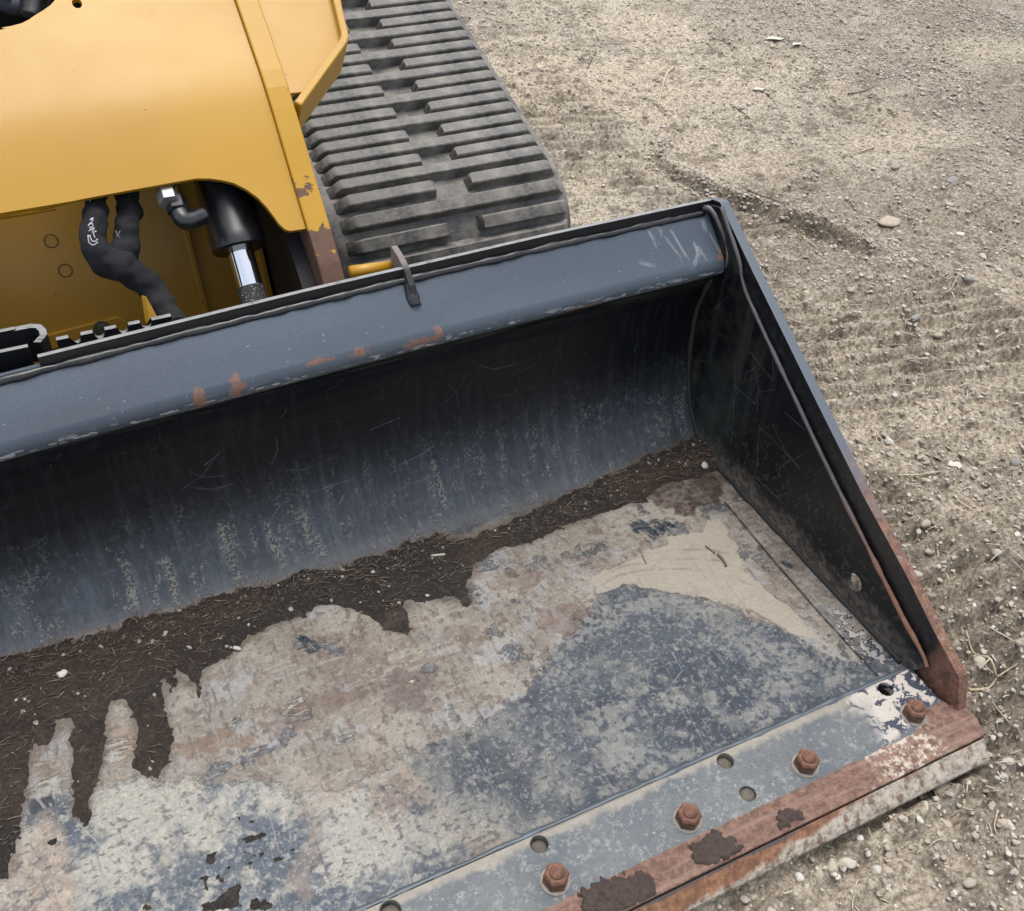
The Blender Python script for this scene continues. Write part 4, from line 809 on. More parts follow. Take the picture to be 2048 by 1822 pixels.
# cutting edge -------------------------------------------------------
seam_y = .107
CE = [(BX0 - .03, -.063), (-.002, -.063), (.012, -.030), (.012, .01), (-.012, .012), (-.022, .03), (-.022, seam_y), (BX0 - .03, seam_y)]
HOL = [(-0.8279,0.0867),(-0.4632,0.0904),(-0.0994,0.0889)]
BOL = [(-0.8335,0.0241),(-0.5853,0.0233),(-0.3403,0.0241),(-0.0916,0.0235)]
BY = sum(p[1] for p in BOL) / 4
HL = [(p[0], .089, .0148) for p in HOL] + [(-.098 - .2475 * k + .004, .089, .0165) for k in range(4, 10)] + [([(-0.4642,0.0209)][0][0], .021, .0140)]
HL = [h for h in HL if h[0] > BX0 + .1]; HL = [h for i, h in enumerate(HL) if all(math.hypot(h[0] - q[0], h[1] - q[1]) > .05 for q in HL[:i])]
n = NT('cutting_edge_surface'); s3 = n.sep(); xx, yy, zz = s3[0], s3[1], s3[2]
nn = n.noise(16, 6, .65); nf = n.noise(85, 6, .7); nb = n.noise(5, 4, .6)
steel = n.mix(n.sm(nb, .35, .65), (.058, .072, .086), (.105, .112, .112))
steel = n.mix(n.m2('MULTIPLY', n.sm(nf, .50, .66), .5), steel, (.27, .265, .24)); steel = n.mix(n.m2('MULTIPLY', n.sm(n.noise(140, 4, .7), .52, .64), .6), steel, (.05, .06, .07))
ring = n.voro(75); rr = n.m2('MULTIPLY', n.sm(n.m2('ABSOLUTE', n.m2('SUBTRACT', ring, .26)), .06, .01), .55)
steel = n.mix(n.m2('MULTIPLY', rr, n.sm(n.noise(22, 2), .45, .6)), steel, (.30, .30, .28))
tanm = n.sm(n.m2('ADD', yy, n.m2('MULTIPLY', n.m2('SUBTRACT', nn, .5), .05)), .084, .098)
steel = n.mix(n.m2('MULTIPLY', tanm, .85), steel, n.mix(nf, (.15, .13, .10), (.33, .30, .24)))
# flaked navy paint in the corner
cm = n.sm(n.m2('ADD', xx, n.m2('MULTIPLY', n.m2('SUBTRACT', nn, .5), .10)), -.20, -.14)
cm = n.m2('MULTIPLY', cm, n.sm(n.m2('ADD', yy, n.m2('MULTIPLY', xx, -.25)), .030, .045))
fk = n.noise(48, 5, .6, dist=.6)
steel = n.mix(cm, steel, n.mix(n.sm(fk, .47, .50), (.018, .024, .045), (.40, .365, .32)))
rust = n.mix(n.sm(nf, .35, .7), (.095, .050, .035), (.215, .125, .090))
st = n.noise(60, 4, .6, scale3=(.06, 1.0, 1.0)); rust = n.mix(n.m2('MULTIPLY', n.sm(st, .5, .62), .5), rust, (.23, .15, .12))
pl = n.m2('MULTIPLY', n.sm(n.noise(70, 6, .7), .47, .6), n.sm(n.m2('ADD', xx, n.m2('MULTIPLY', n.m2('SUBTRACT', nn, .5), .2)), -.26, -.19)); pl = n.m2('MULTIPLY', pl, n.sm(xx, -.06, -.11))
rust = n.mix(n.m2('MULTIPLY', pl, .8), rust, (.52, .46, .37))
bound = n.m2('ADD', n.m2('ADD', yy, n.m2('MULTIPLY', n.m2('SUBTRACT', n.noise(24, 5, .6), .5), .010)), n.sm(xx, -.13, -.06, 0.0, -.03))
c = n.mix(n.sm(bound, -.006, -.0085), steel, rust)
n.set(Base_Color=c, Roughness=n.sm(bound, -.006, -.0085, .55, .85), IOR=1.5)
n.bump(n.m2('ADD', n.m2('MULTIPLY', nf, .6), n.m2('MULTIPLY', st, .5)), .45, .003); M_CE = n.m
ce = link('cutting_edge', plate_holes([(p[0], p[1]) for p in CE], HL, .022, lambda u, v, w: Vector((u, v, .030 + w)), 24), M_CE, bucket, bevel=.0018)
# dirt plugs in the holes (slots open at the corner one)
PLUG = m_plain('packed_dirt', (.115, .10, .08), .95, 0, 1.0, .6, 130)
for i, h in enumerate(HL):
    if i == 2: continue
    dz = .011 if h[1] > .05 else .004
    link('dirt_plug', lathe((h[0], h[1], .030 - dz - .008), (h[0], h[1], .03), [(0, h[2] - .0005), (.006, h[2] - .0005), (.008, h[2] * .5), (.0083, .001)], 20), PLUG, bucket, smooth=True)
# weld bead along the seam
link('weld_bead', tube([(x, seam_y + .003 + .002 * mnoise.noise(Vector((x * 7, 0, 0))), .0245 + .001 * mnoise.noise(Vector((x * 9, 2, 0)))) for x in np.linspace(BX0, -.03, 90)], .0062, 8, lump=.004, seed=4, sub=3), m_plain('scuffed_weld', (.07, .085, .10), .45, .1, .3, .5), bucket, smooth=True)
# bevelled wear lip bolted under the front
n = NT('lip_surface'); s3 = n.sep(); yy = s3[1]; nf = n.noise(70, 6, .7); nn = n.noise(12, 5, .6); xx = s3[0]
ru = n.mix(n.sm(nf, .35, .7), (.12, .055, .03), (.27, .135, .07)); pale = n.mix(n.sm(nf, .35, .65), (.18, .15, .12), (.41, .365, .295))
pm = n.sm(n.m2('ADD', n.m2('ADD', yy, n.sm(xx, -.70, -.22, 0.010, -.022)), n.m2('MULTIPLY', n.m2('SUBTRACT', nn, .5), .045)), -.082, -.090)
pm2 = n.m2('MULTIPLY', pm, n.sm(nf, .36, .50, .35, 1.0)); c = n.mix(pm2, ru, pale)
dk = n.m2('MULTIPLY', n.sm(n.m2('ADD', yy, n.m2('MULTIPLY', n.m2('SUBTRACT', n.noise(20, 4), .5), .012)), -.0705, -.0675), n.sm(xx, -.35, -.5)); c = n.mix(n.m2('MULTIPLY', dk, .85), c, (.05, .052, .055))
n.set(Base_Color=c, Roughness=.85); n.bump(nf, .45, .002); M_LIP = n.m
link('wear_lip', prism([(-.0655, .0265), (-.090, .006), (-.0945, .000), (-.0955, -.006), (-.088, -.012), (.06, -.012), (.06, .0065), (-.0655, .0065)], BX0 - .03, -.004), M_LIP, bucket, bevel=.002)
link('cutting_edge_end', box(-.002, .010, -.06, .0, .008, .028), M_CE, bucket, bevel=.002)
# hex nuts on bolt ends
BOLTM = m_rust('rusty_bolt', .15)
def boltmesh():
    bm = bmesh.new(); r = .0212
    def ringz(n_, rad, z, off=0): return [bm.verts.new((rad * math.cos(2 * math.pi * k / n_ + off), rad * math.sin(2 * math.pi * k / n_ + off), z)) for k in range(n_)]
    def loft(A, B):
        for i in range(len(A)): bm.faces.new((A[i], A[(i + 1) % len(A)], B[(i + 1) % len(A)], B[i]))
    a = ringz(6, r, 0); b = ringz(6, r, .021); c = ringz(6, r * .84, .0255); loft(a, b); loft(b, c); bm.faces.new(c)
    d = ringz(16, .0120, .025); e = ringz(16, .0115, .029); f = ringz(16, .0080, .0315); loft(d, e); loft(e, f); bm.faces.new(f)
    bmesh.ops.recalc_face_normals(bm, faces=bm.faces); me = bpy.data.meshes.new('nut'); bm.to_mesh(me); bm.free(); return me
WASH = lathe((0, 0, -.001), (0, 0, 1), [(0, .0245), (.0022, .0240), (.0026, .021)], 18); WASHM = m_plain('dusty_washer', (.26, .24, .20), .85, 0, .6, .4, 90)
bmh = boltmesh(); bxs = [p[0] for p in BOL] + [BOL[0][0] - .2475 * k for k in range(1, 8)]
for i, x in enumerate(bxs):
    if x < BX0 + .05: continue
    o = link('bolt', bmh, BOLTM, bucket, bevel=.0012); o.matrix_parent_inverse = Matrix.Translation(-bucket.location)
    w_ = link('washer', WASH, WASHM, None); w_.parent = o
    o.location = (x, BY, .0305); o.rotation_euler = (R(rng.normal(0, 1.5)), R(rng.normal(0, 1.5)), rng.random() * 1.05)

# ================================================================== SOIL LEFT IN THE BUCKET
sx = np.arange(-1.62, -.021, .0036); sz_ = np.arange(-.005, S_WALL + .12, .0036)
SX, SZ_ = np.meshgrid(sx, sz_)
wx_ = SX + .022 * (fbm(SX * 30, SZ_ * 30, 3, 500) - .5) + .016 * (fbm(SX * 110, SZ_ * 110, 2, 501) - .5); wz_ = SZ_ + .022 * (fbm(SX * 30 + 7, SZ_ * 30, 3, 502) - .5) + .016 * (fbm(SX * 110, SZ_ * 110 + 4, 2, 503) - .5)
mk = np.zeros(SX.shape, bool)
DROPS = list(zip([(-1.254,0.2385),(-1.266,0.2047),(-1.268,0.2236),(-1.245,0.165),(-1.253,0.1547),(-1.235,0.16),(-1.218,0.144),(-1.208,0.1393),(-1.198,0.1501),(-1.21,0.1598),(-1.325,0.146),(-1.324,0.1554),(-1.344,0.1586),(-1.355,0.123),(-1.326,0.1107),(-1.416,0.1512),(-1.269,0.0859),(-1.254,0.0791),(-1.305,0.1481),(-1.289,0.1606),(-1.234,0.2234),(-1.228,0.1934),(-1.245,0.1949),(-1.255,0.2013),(-1.309,0.187),(-1.3,0.1943),(-1.324,0.1624),(-1.243,0.0739),(-1.439,0.1681),(-1.293,0.1137),(-1.283,0.1229),(-1.332,0.1155)], [(0.0043,0.0037),(0.0031,0.0029),(0.0037,0.0025),(0.0043,0.0041),(0.0055,0.0049),(0.0061,0.0049),(0.0049,0.0049),(0.0037,0.0033),(0.0043,0.0033),(0.0037,0.0033),(0.0049,0.0058),(0.0031,0.0033),(0.0031,0.0041),(0.0031,0.0033),(0.0073,0.0058),(0.0079,0.0066),(0.0079,0.0090),(0.0092,0.0107),(0.0061,0.0107),(0.0043,0.0090),(0.0049,0.0066),(0.0104,0.0066),(0.0092,0.0066),(0.0043,0.0041),(0.0092,0.0099),(0.0073,0.0041),(0.0079,0.0058),(0.0037,0.0041),(0.0037,0.0033),(0.0079,0.0164),(0.0049,0.0090),(0.0122,0.0049)]))
for (cx_, cs_), (ra, rb) in DROPS: mk |= ((SX + .35 * (wx_ - SX) - cx_) / ra) ** 2 + ((SZ_ + .35 * (wz_ - SZ_) - cs_) / rb) ** 2 < 1
for P_ in WET: mk |= inpoly(wx_, wz_, P_) if len(P_) > 20 else inpoly(SX + .3 * (wx_ - SX), SZ_ + .3 * (wz_ - SZ_), P_)
mkf = mk.astype(np.float32); edge_in = ss(.40, 1.0, blur(mkf, 7)); core = ss(.45, 1.0, blur(mkf, 26))
th = edge_in * (.0008 + .0032 * core + .0030 * core * fbm(SX * 26, SZ_ * 26, 3, 510) + .0034 * (fbm(SX * 110, SZ_ * 110, 3, 511) - .3))
crease = np.exp(-((SZ_ - S_WALL + .04) / .07) ** 2); th += edge_in * core * crease * .012
Yw, Zw = liner_pt(SX, SZ_, th); Yw0, Zw0 = liner_pt(SX, SZ_, 0)
keep = mk[:-1, :-1] | mk[1:, :-1] | mk[:-1, 1:] | mk[1:, 1:]
ii = np.arange(SX.size).reshape(SX.shape); q = np.stack([ii[:-1, :-1], ii[:-1, 1:], ii[1:, 1:], ii[1:, :-1]], -1)[keep]
v = np.stack([SX, Yw, np.where(mk, Zw, Zw0 - .001)], -1).reshape(-1, 3)
us, inv = np.unique(q.ravel(), return_inverse=True)
me = bpy.data.meshes.new('soil'); me.vertices.add(len(us)); me.vertices.foreach_set('co', v[us].astype(np.float32).ravel()); fill(me, inv.reshape(-1, 4))
tone = mixc(np.zeros(SX.shape + (3,), np.float32) + np.array((.024, .019, .015), np.float32), (.048, .030, .020), ss(.40, .62, fbm(SX * 5, SZ_ * 9, 3, 520)) * .9)
tone = mixc(tone, (.075, .057, .043), .8 * ss(.62, .78, fbm(SX * 60, SZ_ * 60, 3, 521))); tone = mixc(tone, (.028, .027, .026), .7 * ss(S_WALL - .02, S_WALL + .06, SZ_))
qa = me.color_attributes.new('soil', 'FLOAT_COLOR', 'POINT'); qa.data.foreach_set('color', np.concatenate([tone.reshape(-1, 3)[us], np.ones((len(us), 1))], 1).astype(np.float32).ravel())
n = NT('damp_soil'); at = n.t.nodes.new('ShaderNodeVertexColor'); at.layer_name = 'soil'
c = n.mix(n.m2('MULTIPLY', n.sm(n.noise(190, 5, .75), .46, .66), .7), at.outputs[0], (.105, .080, .058)); c = n.mix(n.m2('MULTIPLY', n.sm(n.noise(120, 4, .7), .54, .62), .7), c, (.012, .010, .008))
n.set(Base_Color=c, Roughness=n.sm(n.noise(14, 3), .4, .7, .55, .9)); n.bump(n.noise(150, 6, .75), 1.0, .012)
setp(link('damp_soil', me, n.m), 'dark damp soil lying along the back crease of the bucket floor', 'soil', kind='stuff')
# grit and straw in that soil
idx = np.argwhere((core * (.22 + crease) > .10) & (rng.random(core.shape) < (.25 + crease)))
def on_liner(k, f=None, up=.002):
    ch = idx[rng.integers(0, len(idx), k)]; x = SX[ch[:, 0], ch[:, 1]] + .003 * (rng.random(k) - .5); s = SZ_[ch[:, 0], ch[:, 1]]
    y, z = liner_pt(x, s, th[ch[:, 0], ch[:, 1]] + up); return np.stack([x, y, z], -1)
p = on_liner(380, up=.0003); s = .0010 + .0038 * rng.random(380) ** 5
scatter('grit', p, s, .7, M_TONE, 'pale grit and small pebbles stuck in the damp soil of the bucket', 'grit', cols=tones(380, (.14, .11, .085), (.40, .36, .31)))
k = 1700; p = on_liner(k); dr = rng.normal(.1, .5, k) + np.where(rng.random(k) < .3, 1.4, 0)
straws('chopped_straw', p, .008 + .020 * rng.random(k) ** 2, .0004 + .0005 * rng.random(k), M_TONE, 'short straw bits lying on the damp soil in the bucket', 'straw', tilt=.12, dirs=dr, cols=tones(k, (.05, .036, .026), (.21, .16, .11)) * np.where(rng.random((k, 1)) < .08, 1.9, 1))
def in_bucket(P_, up=.004): x, s = P_; y, z = liner_pt(np.array([x]), np.array([s]), up); return float(x), float(y[0]), float(z[0])
for P_, a, b, c_, mt, lb in (([(-0.0529,0.6526)], .008, .011, .008, WHITE, 'pale triangular stone in the back right corner of the bucket'), ([(-1.467,0.6456)], .010, .008, .007, WHITE, 'whitish stone on the damp soil at the left of the bucket'), ([(-1.401,0.6547)], .006, .006, .005, WHITE, 'small white stone right of the whitish stone in the bucket soil'),
    ([(-1.045,0.6275)], .007, .005, .004, TAN, 'yellowish pebble at the edge of the damp soil in mid bucket'), ([(-1.165,0.5776)], .008, .004, .003, PALE, 'flat pale pebble at the lower edge of the bucket soil')):
    x, y, z = in_bucket(P_[0]); blob('stone', x, y, a, b, c_, a * 300, a * 900, mt, lb, 'stone', 'stones in the bucket', z=z, sink=.25)
def btwig(L, r, mat, lb, up=.004):
    P = [in_bucket(p, up) for p in L]; setp(link('twig', tube(P, r, 6, sub=3), mat, smooth=True), lb, 'twig', 'bits of stalk in the bucket')
btwig([(-0.7403,0.6451),(-0.7123,0.6365)], .0025, PALE, 'pale stick lying in the damp soil near the middle of the bucket', .010)
btwig([(-0.1815,0.4095),(-0.1808,0.3902),(-0.185,0.3733)], .0026, DTWIG, 'short dark stalk on the smooth pale silt', .003)
btwig([(-0.1917,0.4414),(-0.1847,0.4141)], .0012, DTWIG, 'thin dark stem above the short stalk on the silt', .003)
btwig([(-0.3301,0.4757),(-0.3351,0.4496)], .0010, DTWIG, 'fine dark stem at the left of the silt', .002)
# clumps of dark soil on the rusty edge
CL = m_plain('dark_soil_clump', (.050, .034, .027), .9, 0, 1.0, .75, 130)
for P_, lb, sd_ in (([(-0.812,-0.0103),(-0.7774,-0.0044),(-0.728,-0.0138),(-0.6932,-0.0253),(-0.6938,-0.0517),(-0.7058,-0.068),(-0.7573,-0.063),(-0.8165,-0.0424)], 'largest dark soil patch on the rusty cutting edge, lower left', 1), ([(-0.6072,-0.0144),(-0.576,-0.0174),(-0.5611,-0.0071),(-0.5346,-0.0335),(-0.5304,-0.0514),(-0.5437,-0.0603),(-0.595,-0.0569),(-0.6161,-0.0381)], 'middle dark soil patch on the rusty cutting edge', 2), ([(-0.446,-0.0304),(-0.4222,-0.0264),(-0.4045,-0.0444),(-0.401,-0.0559),(-0.434,-0.0555),(-0.452,-0.0521)], 'smallest dark soil patch on the rusty cutting edge, to the right', 3)):
    a = np.array(P_); x0, y0 = a.min(0) - .01; x1, y1 = a.max(0) + .01; gx_ = np.arange(x0, x1, .0016); gy_ = np.arange(y0, y1, .0016); U, V_ = np.meshgrid(gx_, gy_)
    mm = inpoly(U + .022 * (fbm(U * 110, V_ * 110, 4, sd_) - .5), V_ + .022 * (fbm(U * 110 + 3, V_ * 110, 4, sd_ + 5) - .5), P_) & (V_ > -.061); e = blur(mm.astype(np.float32), 2)
    hh = .0305 + np.where(mm, .0015 * ss(.5, 1, e) + .0085 * e * (fbm(U * 150, V_ * 150, 3, 7) - .2), -.001)
    ii = np.arange(U.size).reshape(U.shape); kp = mm[:-1, :-1] | mm[1:, 1:] | mm[1:, :-1] | mm[:-1, 1:]; q = np.stack([ii[:-1, :-1], ii[:-1, 1:], ii[1:, 1:], ii[1:, :-1]], -1)[kp]
    us, inv = np.unique(q.ravel(), return_inverse=True); me = bpy.data.meshes.new('patch'); me.vertices.add(len(us)); me.vertices.foreach_set('co', np.stack([U, V_, hh], -1).reshape(-1, 3)[us].astype(np.float32).ravel()); fill(me, inv.reshape(-1, 4))
    setp(link('soil_patch', me, CL), lb, 'soil patch', 'soil patches on the cutting edge')

# ================================================================== TRACK LOADER
loader = empty('track_loader', (-1.3, 2.2, 0), 'yellow compact track loader with black rubber tracks, its front behind the bucket', 'track loader')
CX = -1.30
def two(fn): fn(0.0); 
# arm profile (front edge) on the right
AF = [(1.00, .395), (1.09, .478), (1.12, .514), (1.163, .555), (1.209, .597), (1.257, .642), (1.31, .694), (1.352, .733), (1.385, .762), (1.416, .785), (1.55, .874), (2.30, 1.385)]
def off(pf, d):
    out = []
    for i, (y, z) in enumerate(pf):
        a = pf[max(i - 1, 0)]; b = pf[min(i + 1, len(pf) - 1)]; ty, tz = b[0] - a[0], b[1] - a[1]; L = math.hypot(ty, tz); out.append((y + tz / L * d, z - ty / L * d))
    return out
def strip(pf, d0, d1, x0, x1): A = off(pf, d0); B = off(pf, d1); return prism(A + B[::-1], x0, x1)
AX1, AX0 = -.776, -.821
for dx in (0, 2 * CX - AX0 - AX1 - 0.0):
    link('loader_arm', strip(AF, 0, .16, AX0 + dx, AX1 + dx), M_CHIP, loader, bevel=.003)
# bent cross sheet with arched opening
SH0 = off(AF, .022)
def sheet_pt(s, pf, cum):
    return np.interp(s, cum, [p[0] for p in pf]), np.interp(s, cum, [p[1] for p in pf])
def smooth_prof(pf):
    # fold with a wide radius
    P = [Vector((p[0], p[1])) for p in pf]; out = []
    return pf
cumS = np.concatenate([[0], np.cumsum([math.hypot(b[0] - a[0], b[1] - a[1]) for a, b in zip(SH0[:-1], SH0[1:])])])
def s_of(y): return float(np.interp(y, [p[0] for p in SH0], cumS))
LOW = [(-1.345,1.284,0.6573),(-1.19,1.288,0.6608),(-1.04,1.29,0.6628),(-1.014,1.29,0.6632),(-0.9974,1.29,0.6626),(-0.9746,1.287,0.6603),(-0.9525,1.282,0.6559),(-0.9314,1.275,0.6486),(-0.9118,1.263,0.6372),(-0.8956,1.249,0.6241),(-0.884,1.233,0.6094),(-0.8754,1.217,0.5943),(-0.8702,1.206,0.5832),(-0.8626,1.197,0.5752),(-0.8533,1.193,0.5712),(-0.8232,1.192,0.5708)]
TOPH = [(-1.257,1.566,0.8753),(-1.24,1.567,0.8759),(-1.221,1.57,0.8782),(-1.207,1.575,0.8821),(-1.191,1.583,0.8871),(-1.177,1.589,0.8917),(-1.163,1.596,0.8963),(-1.15,1.606,0.9029),(-1.137,1.619,0.9121)]
def build_sheet():
    xr = AX0 - .001; xl = 2 * CX - xr
    lo = [(p[0], s_of(p[1])) for p in LOW]; lo[-1] = (xr, lo[-1][1])
    s_low = lo[0][1]
    left = [(2 * CX - x, s) for x, s in lo[::-1]]
    bottom = left + lo           # from left arm to right arm
    th_ = [(p[0], s_of(p[1])) for p in TOPH]
    smax = s_of(1.95)
    cxh = CX; circ = []
    top = [(xr, smax)] + [(x, s) for x, s in th_[::-1]] + [(2 * CX - x, s) for x, s in th_] + [(xl, smax)]
    # the opening runs up to the sheet's top edge
    top = [(xr, smax), (-1.10, smax)] + [(x, s) for x, s in th_[::-1]] + [(CX + .05, th_[0][1] - .004), (CX - .05, th_[0][1] - .004)] + [(2 * CX - x, s) for x, s in th_] + [(-1.5, smax), (xl, smax)]
    outline = bottom + top
    bm = bmesh.new(); vs = [bm.verts.new((x, s, 0)) for x, s in outline]; ed = [bm.edges.new((vs[i], vs[(i + 1) % len(vs)])) for i in range(len(vs))]
    hx, hs_ = [(-1.115,1.595,0.8955)][0][0], s_of([(-1.115,1.595,0.8955)][0][1])
    hv = [bm.verts.new((hx + .009 * math.cos(a), hs_ + .011 * math.sin(a), 0)) for a in np.linspace(0, 2 * math.pi, 16, endpoint=False)]
    ed += [bm.edges.new((hv[i], hv[(i + 1) % 16])) for i in range(16)]
    bmesh.ops.triangle_fill(bm, use_beauty=True, use_dissolve=False, edges=ed)
    for s in list(np.arange(.006, .85, .006)) + list(np.arange(.85, smax, .04)):
        bmesh.ops.bisect_plane(bm, geom=list(bm.verts) + list(bm.edges) + list(bm.faces), plane_co=(0, s, 0), plane_no=(0, 1, 0), dist=1e-5)
    for v in bm.verts: y, z = sheet_pt(v.co.y, SHS, CSS); v.co = Vector((v.co.x, y, z))
    bmesh.ops.recalc_face_normals(bm, faces=bm.faces)
    me = bpy.data.meshes.new('sheet'); bm.to_mesh(me); bm.free(); return me
# soften the fold
ks = np.linspace(0, cumS[-1], 400); yy_ = np.interp(ks, cumS, [p[0] for p in SH0]); zz_ = np.interp(ks, cumS, [p[1] for p in SH0])
for _ in range(60):
    yy_[1:-1] = (yy_[:-2] + yy_[1:-1] + yy_[2:]) / 3; zz_[1:-1] = (zz_[:-2] + zz_[1:-1] + zz_[2:]) / 3
SHS = list(zip(yy_, zz_)); CSS = ks
so_ = link('cross_sheet', build_sheet(), M_YEL, loader)
q = so_.modifiers.new('thick', 'SOLIDIFY'); q.thickness = .012; q.offset = -1
def beadon(xc, d, r, lump, seed):
    P = [(xc, y, z) for y, z in off([(p[0], p[1]) for p in SHS if p[0] > 1.205][::8], -d)]
    return tube(P, r, 8, lump=lump, seed=seed, sub=2)
link('weld_bead', beadon(AX0 - .004, .001, .0055, .002, 6), M_YEL, loader, smooth=True)
link('weld_bead', beadon(2 * CX - AX0 + .004, .001, .0055, .002, 8), M_YEL, loader, smooth=True)
# guard box at the right of the arm: bent band and recessed panel
GE = [(-0.7694,1.351,0.7381),(-0.6431,1.448,0.8042),(-0.6351,1.454,0.8089),(-0.6287,1.462,0.8145),(-0.6261,1.472,0.8209),(-0.6248,1.484,0.8289),(-0.6187,1.532,0.8621),(-0.6153,1.558,0.8796),(-0.6105,1.606,0.9128)]
def band():
    P = [Vector(p) for p in GE]; nrm_ = Vector((0, -.5645, .8254)); v = []; f = []; w = .016; dp = .105
    # smooth the corner
    for i, p in enumerate(P):
        a = P[max(i - 1, 0)]; b = P[min(i + 1, len(P) - 1)]; t = (b - a).normalized(); s_ = t.cross(nrm_).normalized() * (w / 2)
        for q in (p - s_, p + s_, p + s_ - nrm_ * dp, p - s_ - nrm_ * dp): v.append(q)
    for i in range(len(P) - 1):
        for k in range(4): f.append((i * 4 + k, i * 4 + (k + 1) % 4, i * 4 + 4 + (k + 1) % 4, i * 4 + 4 + k))
    n_ = len(P) * 4; f += [(0, 3, 2, 1), (n_ - 4, n_ - 3, n_ - 2, n_ - 1)]
    me = mesh('band', v, f); bm = bmesh.new(); bm.from_mesh(me); bmesh.ops.recalc_face_normals(bm, faces=bm.faces); bm.to_mesh(me); bm.free(); return me
link('guard_band', band(), M_YEL, loader, bevel=.003)
PE = [(-0.7827,1.392,0.7426),(-0.7461,1.391,0.742),(-0.6194,1.485,0.8057),(-0.6029,1.554,0.8535),(-0.5935,1.629,0.9047)]
def panel():
    P = [(AX1 + .001, PE[0][1], PE[0][2])] + [PE[1], PE[2], PE[3], PE[4]] + [(AX1 + .001, PE[4][1], PE[4][2])]
    nrm_ = Vector((0, -.5645, .8254)); A = [Vector(p) for p in P]; B = [p - nrm_ * .008 for p in A]; n_ = len(A)
    f = [tuple(range(n_)), tuple(range(n_, 2 * n_))[::-1]] + [(i, i + n_, (i + 1) % n_ + n_, (i + 1) % n_) for i in range(n_)]
    me = mesh('panel', A + B, f); bm = bmesh.new(); bm.from_mesh(me); bmesh.ops.recalc_face_normals(bm, faces=bm.faces); bm.to_mesh(me); bm.free(); return me
link('guard_panel', panel(), M_YEL, loader, bevel=.001)
# rear inner plate, with ribs, rings and bolt
def ipz(y): return .30 + 2.0 * (y - 1.50)
IPN = Vector((0, -2.0, 1)).normalized()
ip = [(1.22, -.005), (1.27, .03), (1.34, .06), (1.385, .09), (1.42, ipz(1.42)), (1.67, ipz(1.67))]
link('inner_plate', strip(ip, 0, .012, -1.74, -.845), M_YEL, loader, bevel=.002)
def rib(x0, x1, y0, y1, h): return prism([(y0, ipz(y0)), (y1, ipz(y1)), (y1 - h * .89, ipz(y1) + h * .45), (y0 - h * .89, ipz(y0) + h * .45)], x0, x1)
rr_ = [(-1.018,1.585,0.4703),(-0.9999,1.529,0.3585),(-0.9812,1.47,0.2402)]
xr_ = sum(p[0] for p in rr_) / 3
link('rib', rib(xr_ - .008, xr_ + .008, 1.40, 1.66, .016), M_YEL, loader, bevel=.004)
link('rib', rib(-.868, -.856, 1.40, 1.66, .09), M_YEL, loader, bevel=.002)
link('rib', rib(2 * CX + .856, 2 * CX + .868, 1.40, 1.66, .09), M_YEL, loader, bevel=.002)
link('gap_shade_plate', prism([(1.12, .0), (1.12, .43), (1.25, .53), (1.60, .76), (1.85, .8), (1.85, .1)], -.850, AX0 - .001), M_VOID, loader)  # added dark plate standing in for the shade in the arm gap
bb = [(-0.838,1.28,0.5011)]
def hexbolt(p, d, r, L): 
    p = Vector(p); d = Vector(d).normalized()
    return joinm([lathe(p, p + d, [(0, r * 1.5), (.003, r * 1.5)], 20), lathe(p, p + d, [(.003, r), (L, r)], 6)])
link('bolt', hexbolt([(-0.8462,1.3,0.4967)][0], (1, -.2, .1), .011, .022), M_STEEL, loader, bevel=.001)
for P_ in ([(-1.276,1.561,0.4226)], [(-1.265,1.532,0.3641)]):
    c0 = Vector(P_[0]) + IPN * .0015; s_ = Vector((1, 0, 0)); u_ = IPN.cross(s_); v = []; f = []
    for k in range(32):
        a = 2 * math.pi * k / 32
        for rd in (.0125, .0145): v.append(c0 + (s_ * math.cos(a) + u_ * math.sin(a) * 1.0) * rd)
    for k in range(32): f.append((2 * k, 2 * k + 1, (2 * k + 3) % 64, (2 * k + 2) % 64))
    link('marker_ring', mesh('ring', v, f), m_plain('black_marker', (.02, .008, .004), .6), loader)
# small bracket behind the step plates
yp = [(-1.336,1.476,0.2526),(-1.187,1.48,0.2593),(-1.172,1.474,0.2482),(-1.169,1.461,0.222),(-1.345,1.461,0.2225)]
b0 = [Vector(p) + IPN * .012 for p in yp]; b1 = [p - IPN * .012 for p in b0]; n_ = 5
me = mesh('bracket', b0 + b1, [tuple(range(n_)), tuple(range(n_, 2 * n_))[::-1]] + [(i, i + n_, (i + 1) % n_ + n_, (i + 1) % n_) for i in range(n_)])
bm = bmesh.new(); bm.from_mesh(me); bmesh.ops.recalc_face_normals(bm, faces=bm.faces); bm.to_mesh(me); bm.free()
link('bracket', me, M_YEL, loader, bevel=.003)
c0 = Vector([(-1.226,1.471,0.2426)][0]) + IPN * .012
link('bolt', hexbolt(c0, IPN, .012, .02), m_plain('dull_bolt', (.12, .10, .07), .5, .6), loader, bevel=.001)
gp = [(-1.153,1.16,0.5016),(-1.146,1.15,0.5038),(-1.135,1.12,0.4663),(-1.155,1.12,0.4487),(-1.158,1.14,0.4593)]
g0 = [Vector(p) for p in gp]; g1 = [p + Vector((.0, .010, -.008)) for p in g0]
link('gusset', mesh('gus', g0 + g1, [tuple(range(5)), tuple(range(5, 10))[::-1]] + [(i, i + 5, (i + 1) % 5 + 5, (i + 1) % 5) for i in range(5)]), M_YEL, loader, bevel=.002)
